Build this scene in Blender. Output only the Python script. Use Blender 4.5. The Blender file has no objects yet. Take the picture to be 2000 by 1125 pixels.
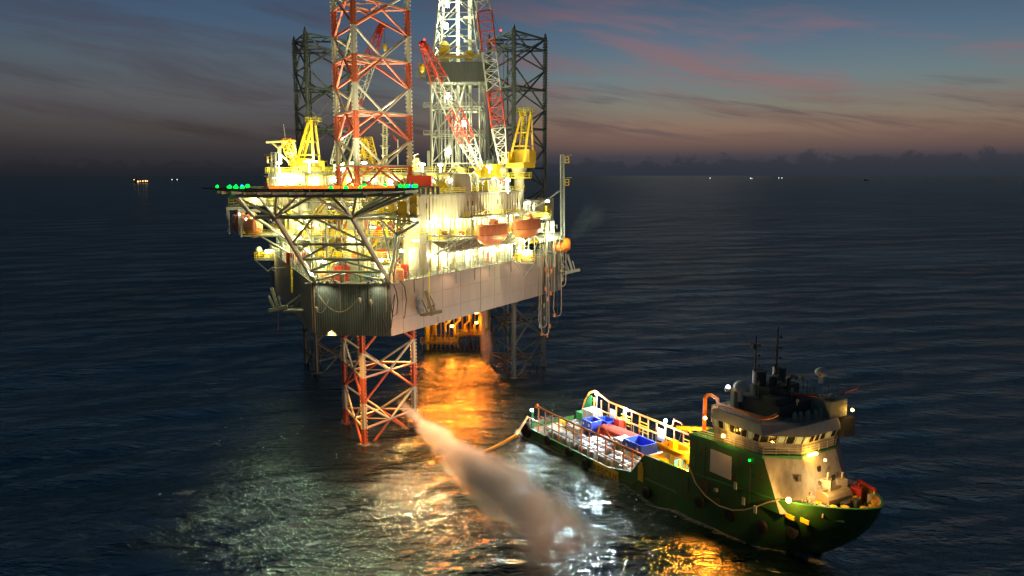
import bpy, math, random
import numpy as np
from mathutils import Vector, Matrix
R = math.radians
rnd = random.Random(11)
SC = bpy.context.scene
COL = SC.collection

# ------------------------------------------------------------------ camera
cd = bpy.data.cameras.new('camera')
cam = bpy.data.objects.new('camera', cd); COL.objects.link(cam)
cam.location = (0, 0, 50)
PITCH = 8.15
cam.rotation_euler = (R(90 - PITCH), 0, 0)
cd.sensor_width = 36; cd.lens = 36 * 1550 / 2000
cd.clip_start = 1; cd.clip_end = 60000
SC.camera = cam
SC.view_settings.view_transform = 'Standard'
SC.view_settings.look = 'None'
SC.view_settings.exposure = 0
SC.view_settings.gamma = 1
SC.cycles.max_bounces = 5
SC.cycles.diffuse_bounces = 2
SC.cycles.glossy_bounces = 3
SC.cycles.volume_bounces = 1
SC.cycles.sample_clamp_indirect = 4
SC.cycles.sample_clamp_direct = 0
SC.cycles.caustics_reflective = False
SC.cycles.caustics_refractive = False
SC.cycles.use_light_tree = True

def lin(r, g, b):
    f = lambda c: (c / 255 / 12.92) if c / 255 <= .04045 else ((c / 255 + .055) / 1.055) ** 2.4
    return (f(r), f(g), f(b), 1)

# ------------------------------------------------------------------ world: dusk sky
w = bpy.data.worlds.new("World"); SC.world = w; w.use_nodes = True
nt = w.node_tree; N = nt.nodes; Lk = nt.links
for n in list(N): N.remove(n)
def wm(op, a, b=None, c=None, clamp=False):
    n = N.new('ShaderNodeMath'); n.operation = op; n.use_clamp = clamp
    for i, x in enumerate((a, b, c)):
        if x is None: continue
        if isinstance(x, (int, float)): n.inputs[i].default_value = x
        else: Lk.new(x, n.inputs[i])
    return n.outputs[0]
def wmix(f, a, b, blend='MIX'):
    n = N.new('ShaderNodeMix'); n.data_type = 'RGBA'; n.blend_type = blend
    for s, x in ((n.inputs[0], f), (n.inputs[6], a), (n.inputs[7], b)):
        if isinstance(x, (int, float, tuple)): s.default_value = x
        else: Lk.new(x, s)
    return n.outputs[2]
def wramp(f, stops):
    n = N.new('ShaderNodeValToRGB'); Lk.new(f, n.inputs[0])
    e = n.color_ramp.elements
    while len(e) > 1: e.remove(e[-1])
    e[0].position = stops[0][0]; e[0].color = stops[0][1]
    for p, c in stops[1:]:
        k = e.new(p); k.color = c
    return n.outputs[0]
def wsmooth(x, lo, hi):
    n = N.new('ShaderNodeMapRange'); n.interpolation_type = 'SMOOTHSTEP'
    Lk.new(x, n.inputs[0]); n.inputs[1].default_value = lo; n.inputs[2].default_value = hi
    return n.outputs[0]
def wnoise(vec, scale, detail=5, rough=.55, dist=0):
    n = N.new('ShaderNodeTexNoise'); Lk.new(vec, n.inputs['Vector'])
    n.inputs['Scale'].default_value = scale; n.inputs['Detail'].default_value = detail
    n.inputs['Roughness'].default_value = rough; n.inputs['Distortion'].default_value = dist
    return n.outputs[0]
def wvec(x, y, z):
    n = N.new('ShaderNodeCombineXYZ')
    for i, v in enumerate((x, y, z)):
        if isinstance(v, (int, float)): n.inputs[i].default_value = v
        else: Lk.new(v, n.inputs[i])
    return n.outputs[0]
tc = N.new('ShaderNodeTexCoord')
sp = N.new('ShaderNodeSeparateXYZ'); Lk.new(tc.outputs['Generated'], sp.inputs[0])
X, Y, Z = sp.outputs
el = wm('MULTIPLY', wm('ARCSINE', Z), 57.2958)
az = wm('MULTIPLY', wm('ARCTAN2', X, Y), 57.2958)
elr = wm('DIVIDE', el, 40, clamp=True)
D = 40.
rampR = wramp(elr, [(0, lin(50, 54, 66)), (1.2/D, lin(62, 62, 72)), (2.2/D, lin(108, 86, 80)), (3.2/D, lin(132, 108, 94)), (4.6/D, lin(122, 119, 108)),
                    (6.5/D, lin(104, 121, 126)), (9/D, lin(84, 106, 126)), (12/D, lin(62, 86, 110)), (18/D, lin(34, 62, 88)), (1, lin(10, 30, 46))])
rampL = wramp(elr, [(0, lin(34, 38, 45)), (1.5/D, lin(48, 49, 54)), (3/D, lin(72, 68, 70)), (5/D, lin(86, 88, 92)), (7.5/D, lin(80, 93, 104)),
                    (10/D, lin(66, 88, 112)), (13/D, lin(54, 77, 104)), (20/D, lin(28, 54, 76)), (1, lin(9, 27, 40))])
side = wsmooth(az, -16, 10)
base = wmix(side, rampL, rampR)
# darken to the far sides of the view (the glow sits over one quarter of the sky)
g1 = wsmooth(az, -50, -18); g2 = wsmooth(az, 52, 22)
g = wm('MULTIPLY_ADD', wm('MULTIPLY', g1, g2), .2, .85)
base = wmix(1.0, base, wvec(g, g, g), 'MULTIPLY')
# high thin streaks
elt = wm('SUBTRACT', el, wm('MULTIPLY', az, -.16))
warp = wnoise(wvec(wm('MULTIPLY', az, .05), wm('MULTIPLY', el, .12), 3.1), 1.0, 3)
vv = wvec(wm('MULTIPLY', az, .045), wm('MULTIPLY_ADD', warp, 1.6, wm('MULTIPLY', elt, .38)), 0)
c1 = wnoise(vv, 1.25, 8, .6)
cl = wsmooth(c1, .41, .66)
cl = wm('MULTIPLY', cl, wm('MULTIPLY', wsmooth(el, 1.2, 3.6), wsmooth(el, 22, 10)))
cl = wm('MULTIPLY', cl, wm('MULTIPLY_ADD', wsmooth(az, -40, 5), .45, .38))
pink = wramp(elr, [(0, lin(62, 56, 66)), (3.5/D, lin(104, 82, 80)), (6/D, lin(138, 108, 108)), (10/D, lin(130, 104, 116)), (16/D, lin(70, 66, 86))])
pinkL = wramp(elr, [(0, lin(38, 36, 42)), (4/D, lin(62, 52, 58)), (8/D, lin(72, 66, 78)), (16/D, lin(48, 50, 66))])
sky = wmix(cl, base, wmix(side, pinkL, pink))
c2 = wnoise(wvec(wm('MULTIPLY', az, .07), wm('MULTIPLY', elt, .9), 9), 1.3, 6, .6)
cl2 = wm('MULTIPLY', wsmooth(c2, .54, .68), wm('MULTIPLY', wsmooth(el, 1.8, 3.0), wsmooth(el, 7.5, 4)))
sky = wmix(wm('MULTIPLY', cl2, .55), sky, wmix(side, lin(48, 44, 50), lin(84, 72, 82)))
# low cloud bank with lumpy top
c3 = wnoise(wvec(wm('MULTIPLY', az, .62), wm('MULTIPLY', el, .9), 5), 1.0, 7, .66, .4)
top = wm('MULTIPLY_ADD', c3, 3.0, wm('MULTIPLY_ADD', wsmooth(az, -5, 30), .55, .35))
top = wm('SUBTRACT', top, 1.05)
bank = wsmooth(wm('SUBTRACT', top, el), -.12, .35)
bankc = wmix(wsmooth(el, 0, 2.2), wmix(side, lin(30, 34, 40), lin(42, 50, 60)), wmix(side, lin(36, 39, 45), lin(52, 57, 68)))
bank = wm('MULTIPLY', bank, wm('MULTIPLY_ADD', wsmooth(az, -12, 6), .42, .42))
sky = wmix(bank, sky, bankc)
ns = N.new('ShaderNodeTexSky'); ns.sky_type = 'NISHITA'; ns.sun_disc = False
ns.sun_elevation = R(-4); ns.sun_rotation = R(12)
bgn = N.new('ShaderNodeBackground'); Lk.new(ns.outputs[0], bgn.inputs[0]); bgn.inputs[1].default_value = .05
bg = N.new('ShaderNodeBackground'); Lk.new(sky, bg.inputs[0]); bg.inputs[1].default_value = 1.0
ad = N.new('ShaderNodeAddShader'); Lk.new(bg.outputs[0], ad.inputs[0]); Lk.new(bgn.outputs[0], ad.inputs[1])
ow = N.new('ShaderNodeOutputWorld'); Lk.new(ad.outputs[0], ow.inputs[0])

# faint afterglow from where the sun went down
sl = bpy.data.lights.new('sun', 'SUN'); sl.energy = .003; sl.angle = R(12); sl.color = (1, .75, .6)
so = bpy.data.objects.new('sun', sl); COL.objects.link(so)
so.rotation_euler = (R(84), 0, R(180 - 12))

# ------------------------------------------------------------------ materials
MAT = {}
def nodes_of(name):
    m = bpy.data.materials.new(name); m.use_nodes = True
    return m, m.node_tree, m.node_tree.nodes['Principled BSDF']
def paint(name, rgb, rough=.5, metal=0., var=.25, scale=.35, dirt=None, bump=.0, band=None, streak=True):
    """painted steel: base colour with patchy wear, vertical dirt runs, optional colour bands in height"""
    if name in MAT: return MAT[name]
    m, t, b = nodes_of(name)
    co = t.nodes.new('ShaderNodeTexCoord')
    mp = t.nodes.new('ShaderNodeMapping'); t.links.new(co.outputs['Object'], mp.inputs[0])
    mp.inputs['Scale'].default_value = (1, 1, .25 if streak else 1)
    n = t.nodes.new('ShaderNodeTexNoise'); t.links.new(mp.outputs[0], n.inputs['Vector'])
    n.inputs['Scale'].default_value = scale * 2; n.inputs['Detail'].default_value = 7; n.inputs['Roughness'].default_value = .62
    mr = t.nodes.new('ShaderNodeMapRange'); t.links.new(n.outputs[0], mr.inputs[0])
    mr.inputs[1].default_value = .42; mr.inputs[2].default_value = .72; mr.inputs[4].default_value = var
    mx = t.nodes.new('ShaderNodeMix'); mx.data_type = 'RGBA'
    t.links.new(mr.outputs[0], mx.inputs[0])
    d = dirt or (rgb[0] * .35 + .02, rgb[1] * .28 + .012, rgb[2] * .25 + .008)
    mx.inputs[7].default_value = (*d, 1)
    if band:
        base_z, step, c2 = band
        s = t.nodes.new('ShaderNodeSeparateXYZ'); t.links.new(co.outputs['Object'], s.inputs[0])
        def mm(op, a, v):
            k = t.nodes.new('ShaderNodeMath'); k.operation = op; t.links.new(a, k.inputs[0]); k.inputs[1].default_value = v; return k.outputs[0]
        q = mm('SUBTRACT', s.outputs[2], base_z)
        q = mm('DIVIDE', q, step * 2); q = mm('FLOORED_MODULO', q, 1.0); q = mm('GREATER_THAN', q, .5)
        mb_ = t.nodes.new('ShaderNodeMix'); mb_.data_type = 'RGBA'; t.links.new(q, mb_.inputs[0])
        mb_.inputs[6].default_value = (*rgb, 1); mb_.inputs[7].default_value = (*c2, 1)
        t.links.new(mb_.outputs[2], mx.inputs[6])
    else:
        mx.inputs[6].default_value = (*rgb, 1)
    t.links.new(mx.outputs[2], b.inputs['Base Color'])
    b.inputs['Roughness'].default_value = rough; b.inputs['Metallic'].default_value = metal
    if bump:
        bp = t.nodes.new('ShaderNodeBump'); bp.inputs['Strength'].default_value = bump; bp.inputs['Distance'].default_value = .05
        n2 = t.nodes.new('ShaderNodeTexNoise'); t.links.new(co.outputs['Object'], n2.inputs['Vector']); n2.inputs['Scale'].default_value = 3
        t.links.new(n2.outputs[0], bp.inputs['Height']); t.links.new(bp.outputs[0], b.inputs['Normal'])
    MAT[name] = m
    return m
def glow(name, rgb, s):
    if name in MAT: return MAT[name]
    m, t, b = nodes_of(name)
    b.inputs['Base Color'].default_value = (*[min(1, c) for c in rgb], 1)
    b.inputs['Emission Color'].default_value = (*rgb, 1); b.inputs['Emission Strength'].default_value = s
    MAT[name] = m
    try: m.cycles.emission_sampling = 'NONE' if s < 60 else 'AUTO'
    except Exception: pass
    return m
P_ = paint
CREAM = P_('cream_paint', (.50, .475, .34), .5, var=.45)
WHITE = P_('white_paint', (.64, .63, .54), .5, var=.4)
GREY = P_('grey_paint', (.34, .35, .33), .5, var=.4)
STEEL = P_('strut_paint', (.40, .42, .34), .45, var=.5)
DARK = P_('dark_steel', (.07, .075, .075), .6)
HULL_LIT = P_('hull_paint_lit', (.38, .325, .26), .55, var=.35, scale=.22, dirt=(.24, .19, .14))  # same paint as the bow, with the warm side light put into the colour
HULL_SHADE = P_('hull_paint_shaded', (.17, .21, .185), .5, var=.22, scale=.2)  # same paint as the sides, with the bow's shade put into the colour
YEL = P_('yellow_paint', (.80, .52, .02), .45, var=.4)
YELG = P_('yellow_rail_paint', (.78, .66, .05), .5, var=.3)
RED = P_('red_paint', (.62, .05, .025), .45, var=.4)
ORG = P_('orange_paint', (.85, .24, .03), .45, var=.35)
ORGS = P_('salmon_orange_shell', (.78, .26, .10), .45, var=.4, scale=.5)
BLUE = P_('blue_paint', (.02, .06, .50), .45, var=.35)
GREEN = P_('green_hull_paint', (.03, .15, .03), .4, var=.85, scale=.9, dirt=(.085, .05, .02))
GREEND = P_('green_deck_paint', (.03, .22, .06), .6, var=.5)
LEGR = P_('banded_leg_paint', (.78, .72, .52), .5, var=.3, band=(3.0, 4.85, (.72, .15, .055)))
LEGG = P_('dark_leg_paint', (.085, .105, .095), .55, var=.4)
BLACK = P_('black_rubber', (.012, .012, .012), .7)
ROPE = P_('pale_rope', (.5, .42, .28), .8)
WOOD = P_('deck_planks', (.16, .11, .07), .8, var=.6)
RUST = P_('rusty_steel', (.28, .12, .05), .8, var=.6)
GLASS = P_('dark_glass', (.02, .03, .03), .1)
TOTE = P_('white_plastic_tote', (.42, .46, .49), .35, var=.2)
TEAL = P_('teal_tarp', (.10, .34, .26), .7)
def grille_mat():
    m, t, b = nodes_of('safety_net'); MAT['net'] = m
    b.inputs['Base Color'].default_value = (.09, .09, .08, 1); b.inputs['Roughness'].default_value = .7
    return m
NET = grille_mat()
GW = glow('white_lamp_glass', (1.0, .97, .78), 40)
GWC = glow('cold_lamp_glass', (.85, .95, 1.0), 60)
GG = glow('green_lamp_glass', (.0, 1.0, .07), 2.2)
GO = glow('orange_lamp_glass', (1.0, .13, .005), 2.4)
GB = glow('blue_lamp_glass', (.02, .1, 1.0), 2.6)
GR = glow('red_lamp_glass', (1.0, .03, .03), 8)
GS = glow('sodium_lamp_glass', (1.0, .46, .05), 50)
LITW = glow('lit_window_glass', (1.0, .86, .5), 2.2)
LITG = glow('dim_window_glass', (.42, .55, .35), .12)

# ------------------------------------------------------------------ mesh helpers
W = {}
def tagp(o, **k):
    for a, v in k.items():
        if v: o[a] = v
def thing(name, label, cat, loc=(0, 0, 0), rz=0., group=None, kind=None):
    o = bpy.data.objects.new(name, None); COL.objects.link(o)
    o.location = loc; o.rotation_euler = (0, 0, rz); o.empty_display_size = .5
    W[o] = Matrix.Translation(loc) @ Matrix.Rotation(rz, 4, 'Z')
    tagp(o, label=label, category=cat, group=group, kind=kind)
    return o
class MB:
    def __init__(s, M=None):
        s.M = M or Matrix(); s.v = []; s.f = []
    def add(s, vs, fs):
        o = len(s.v); s.v += [tuple(v) for v in vs]; s.f += [tuple(i + o for i in f) for f in fs]; return s
    def box(s, x0, x1, y0, y1, z0, z1):
        vs = [(x, y, z) for z in (z0, z1) for x, y in ((x0, y0), (x1, y0), (x1, y1), (x0, y1))]
        return s.add(vs, [(3, 2, 1, 0), (4, 5, 6, 7), (0, 1, 5, 4), (1, 2, 6, 5), (2, 3, 7, 6), (3, 0, 4, 7)])
    def cbox(s, c, sz, rz=0.):
        hx, hy, hz = sz[0] / 2, sz[1] / 2, sz[2] / 2; ca, sa = math.cos(rz), math.sin(rz)
        vs = [(c[0] + x * ca - y * sa, c[1] + x * sa + y * ca, c[2] + z) for z in (-hz, hz) for x, y in ((-hx, -hy), (hx, -hy), (hx, hy), (-hx, hy))]
        return s.add(vs, [(3, 2, 1, 0), (4, 5, 6, 7), (0, 1, 5, 4), (1, 2, 6, 5), (2, 3, 7, 6), (3, 0, 4, 7)])
    def _fr(s, d):
        d = d.normalized(); u = Vector((0, 0, 1)) if abs(d.z) < .95 else Vector((1, 0, 0))
        a = d.cross(u).normalized(); b = a.cross(d).normalized(); return a, b
    def tube(s, p, q, r, n=6, r2=None, cap=True):
        p, q = Vector(p), Vector(q); a, b = s._fr(q - p); r2 = r if r2 is None else r2
        vs = []
        for c, rr in ((p, r), (q, r2)):
            for k in range(n):
                t = 2 * math.pi * k / n + .3; vs.append(c + a * (rr * math.cos(t)) + b * (rr * math.sin(t)))
        fs = [(k, (k + 1) % n, n + (k + 1) % n, n + k) for k in range(n)]
        if cap: fs += [tuple(range(n - 1, -1, -1)), tuple(range(n, 2 * n))]
        return s.add(vs, fs)
    def beam(s, p, q, wd, h):
        p, q = Vector(p), Vector(q); a, b = s._fr(q - p); vs = []
        for c in (p, q):
            for i, j in ((-1, -1), (1, -1), (1, 1), (-1, 1)): vs.append(c + a * (i * wd / 2) + b * (j * h / 2))
        return s.add(vs, [(3, 2, 1, 0), (4, 5, 6, 7), (0, 1, 5, 4), (1, 2, 6, 5), (2, 3, 7, 6), (3, 0, 4, 7)])
    def path(s, pts, r, n=6):
        pts = [Vector(p) for p in pts]; vs = []
        for i, p in enumerate(pts):
            d = (pts[min(i + 1, len(pts) - 1)] - pts[max(i - 1, 0)]); a, b = s._fr(d)
            if i and a.dot(pa) < 0: a, b = -a, -b
            pa = a
            for k in range(n):
                t = 2 * math.pi * k / n; vs.append(p + a * (r * math.cos(t)) + b * (r * math.sin(t)))
        fs = [(i * n + k, i * n + (k + 1) % n, (i + 1) * n + (k + 1) % n, (i + 1) * n + k) for i in range(len(pts) - 1) for k in range(n)]
        fs += [tuple(range(n - 1, -1, -1)), tuple((len(pts) - 1) * n + k for k in range(n))]
        return s.add(vs, fs)
    def prism(s, poly, z0, z1):
        n = len(poly)
        vs = [(x, y, z0) for x, y in poly] + [(x, y, z1) for x, y in poly]
        ar = sum(poly[i][0] * poly[(i + 1) % n][1] - poly[(i + 1) % n][0] * poly[i][1] for i in range(n))
        fs = [(k, (k + 1) % n, n + (k + 1) % n, n + k) for k in range(n)] + [tuple(range(n - 1, -1, -1)), tuple(range(n, 2 * n))]
        if ar < 0: fs = [f[::-1] for f in fs]
        return s.add(vs, fs)
    def lathe(s, prof, c, n=12, axis='z'):
        vs = []
        for r, h in prof:
            for k in range(n):
                t = 2 * math.pi * k / n; x, y = r * math.cos(t), r * math.sin(t)
                v = {'z': (x, y, h), 'x': (h, x, y), 'y': (y, h, x)}[axis]
                vs.append((c[0] + v[0], c[1] + v[1], c[2] + v[2]))
        m = len(prof)
        fs = [(i * n + k, i * n + (k + 1) % n, (i + 1) * n + (k + 1) % n, (i + 1) * n + k) for i in range(m - 1) for k in range(n)]
        fs += [tuple(range(n - 1, -1, -1)), tuple((m - 1) * n + k for k in range(n))]
        return s.add(vs, fs)
    def ball(s, c, r, n=10, sq=1.):
        pr = [(max(.001, r * math.sin(math.pi * i / 6)), -r * sq * math.cos(math.pi * i / 6)) for i in range(7)]
        return s.lathe(pr, c, n)
    def rail(s, p, q, h=1.1, bars=3, step=1.6, r=.045):
        p, q = Vector(p), Vector(q); L = (q - p).length; k = max(1, int(round(L / step)))
        for i in range(k + 1):
            c = p.lerp(q, i / k); s.tube(c, c + Vector((0, 0, h)), r, 4, cap=False)
        for j in range(bars):
            z = Vector((0, 0, h * (j + 1) / bars)); s.tube(p + z, q + z, r, 4, cap=False)
        return s
    def rails(s, pts, close=False, **k):
        pts = list(pts) + ([pts[0]] if close else [])
        for a, b in zip(pts, pts[1:]): s.rail(a, b, **k)
        return s
    def corr(s, p, q, z0, z1, depth=.14, pitch=.55, side=1):
        """corrugated wall sheet from p to q (plan), z0..z1"""
        p, q = Vector((p[0], p[1], 0)), Vector((q[0], q[1], 0)); d = q - p; L = d.length; d.normalize()
        nn = Vector((d.y, -d.x, 0)) * side; k = max(2, int(L / pitch)); pts = []
        for i in range(k):
            t = i * L / k; st = L / k
            for u, o in ((0, 0), (.35, 0), (.5, 1), (.85, 1)): pts.append(p + d * (t + u * st) + nn * (depth * o))
        pts.append(q)
        vs = [(a.x, a.y, z) for z in (z0, z1) for a in pts]; m = len(pts)
        return s.add(vs, [(i, i + 1, m + i + 1, m + i) for i in range(m - 1)])
    def boom(s, p, q, w0, w1, bays, r=.12, rb=.07, h0=None, h1=None):
        p, q = Vector(p), Vector(q); d = (q - p).normalized(); a, b = s._fr(d); h0 = h0 or w0; h1 = h1 or w1; ring = []
        for i in range(bays + 1):
            t = i / bays; c = p.lerp(q, t); ww = w0 + (w1 - w0) * t; hh = h0 + (h1 - h0) * t
            ring.append([c + a * (x * ww / 2) + b * (y * hh / 2) for x, y in ((-1, -1), (1, -1), (1, 1), (-1, 1))])
        for i in range(bays):
            for k in range(4):
                s.tube(ring[i][k], ring[i + 1][k], r, 5, cap=False)
                k2 = (k + 1) % 4
                s.tube(ring[i][k], ring[i][k2], rb, 4, cap=False)
                if i % 2: s.tube(ring[i][k], ring[i + 1][k2], rb, 4, cap=False)
                else: s.tube(ring[i][k2], ring[i + 1][k], rb, 4, cap=False)
        for k in range(4): s.tube(ring[-1][k], ring[-1][(k + 1) % 4], rb, 4, cap=False)
        return s
    def ladder(s, p, q, wd=.6, step=.4, r=.04):
        p, q = Vector(p), Vector(q); a, b = s._fr(q - p); L = (q - p).length
        for e in (-1, 1): s.tube(p + a * (e * wd / 2), q + a * (e * wd / 2), r, 4)
        for i in range(1, int(L / step)):
            c = p.lerp(q, i * step / L); s.tube(c - a * (wd / 2), c + a * (wd / 2), r * .7, 4)
        return s
    def stair(s, p, q, wd=.9):
        p, q = Vector(p), Vector(q); d = q - p; sd = Vector((d.y, -d.x, 0)).normalized() * (wd / 2)
        for e in (-1, 1):
            s.beam(p + sd * e, q + sd * e, .06, .25)
            up = Vector((0, 0, 1.0)); s.tube(p + sd * e + up, q + sd * e + up, .04, 4)
            for t in (0, .33, .66, 1): c = p.lerp(q, t) + sd * e; s.tube(c, c + up, .04, 4)
        n = max(2, int(abs(d.z) / .25))
        for i in range(1, n):
            c = p.lerp(q, i / n); s.beam(c - sd, c + sd, .28, .04)
        return s
    SPLIT = set('lit_window funnel bulwark_frame edge_bracket fairlead drill_pipe gas_bottle conductor_pipe riser jacket_leg cabinet walkway_bracket support_post vent_post window fender_post draught_mark yellow_mark rust_patch pinion_motor wall_fitting porthole pale_shutter deck_locker pipe tube wall_cabinet rack_post guide_rail cross_arm luffing_wire lamp_post_ foam_monitor clamp rib white_plate saddle yellow_gate racking_gear canvas_cover stay vent_pipe foam_cabinet bracket fender_band pipe_run pipework post'.split())
    def build(s, name, mat, parent=None, smooth=False, **props):
        if name in s.SPLIT and parent is not None:
            up_ = list(range(len(s.v)))
            def fd(i):
                while up_[i] != i: up_[i] = up_[up_[i]]; i = up_[i]
                return i
            for f in s.f:
                for i in f[1:]: up_[fd(i)] = fd(f[0])
            gr = {}
            for f in s.f: gr.setdefault(fd(f[0]), []).append(f)
            if 1 < len(gr) <= 60:
                for fs in gr.values():
                    ids = sorted({i for f in fs for i in f}); mp_ = {i: k for k, i in enumerate(ids)}
                    k = MB(s.M); k.v = [s.v[i] for i in ids]; k.f = [tuple(mp_[i] for i in f) for f in fs]; o = k._one(name, mat, parent, smooth, **props)
                return o
        return s._one(name, mat, parent, smooth, **props)
    def _one(s, name, mat, parent=None, smooth=False, **props):
        M = s.M if parent is None else W[parent].inverted() @ s.M
        me = bpy.data.meshes.new(name); me.from_pydata([tuple(M @ Vector(v)) for v in s.v], [], s.f)
        me.materials.append(mat)
        o = bpy.data.objects.new(name, me); COL.objects.link(o)
        if parent is not None:
            o.parent = parent; W[o] = W[parent]
        else: W[o] = Matrix()
        if smooth:
            me.polygons.foreach_set('use_smooth', [True] * len(me.polygons))
            try: me.set_sharp_from_angle(angle=R(40))
            except Exception: pass
        me.update(); tagp(o, **props)
        return o
def lamp(parent, pos, power, color=(1, .93, .68), radius=.15, frame=None, spot=None, name='lamp_light', blend=.5):
    """a real light; spot = (target, cone degrees)"""
    M = frame or Matrix(); p = M @ Vector(pos)
    if not spot and frame is not SF and color[2] > .4: power *= 3.2; color = (color[0], color[1] * 1.045, color[2] * .7)
    l = bpy.data.lights.new(name, 'SPOT' if spot else 'POINT'); l.energy = power; l.color = color; l.shadow_soft_size = radius
    o = bpy.data.objects.new(name, l); COL.objects.link(o)
    mw = Matrix.Translation(p)
    if spot:
        l.spot_size = R(spot[1]); l.spot_blend = blend
        mw = Matrix.Translation(p) @ (M @ Vector(spot[0]) - p).to_track_quat('-Z', 'Y').to_matrix().to_4x4()
    if parent is not None: o.parent = parent; mw = W[parent].inverted() @ mw
    o.matrix_local = mw
    return o
def copytree(src, loc, rz=0., label=None, group=None, recolor=None):
    o = src.copy(); COL.objects.link(o); o.location = loc; o.rotation_euler = (0, 0, rz)
    W[o] = Matrix.Translation(loc) @ Matrix.Rotation(rz, 4, 'Z')
    if label: o['label'] = label
    if group: o['group'] = group
    for c in list(src.children):
        k = c.copy(); COL.objects.link(k); k.parent = o; W[k] = W[o]
        for g_ in c.children:
            e = g_.copy(); COL.objects.link(e); e.parent = k; W[e] = W[o]
    return o

# frames: rig (x = towards its lit side, y = bow to stern), ship (x = stern to bow, y = far side)
RO = Vector((-28.2, 137.5, 0)); RZ = math.atan2(-.065, .998)
RF = Matrix.Translation(RO) @ Matrix.Rotation(RZ, 4, 'Z')
SZ = math.atan2(-.854, .52)
SF = Matrix.Translation((8.57, 152.9, -1.0)) @ Matrix.Rotation(SZ, 4, 'Z') @ Matrix.Diagonal((1.02, 1.02, 1.02, 1))
def rw(b, a, z=0): return RF @ Vector((b, a, z))
def sw(x, y, z=0): return SF @ Vector((x, y, z))
cp, sp_ = math.cos(R(PITCH)), math.sin(R(PITCH))
def at(px, py, Yw):
    """the point of the place that lies at depth Yw under a measured spot"""
    u = (px - 1000) / 1550; v = (562.5 - py) / 1550
    d = Vector((u, cp + v * sp_, -sp_ + v * cp)); k = Yw / d.y
    return Vector((0, 0, 50)) + d * k
def rl(p): return RF.inverted() @ Vector(p)
TW = .5017
def hw(a): return min(7 + TW * a, 36.6)

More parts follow.
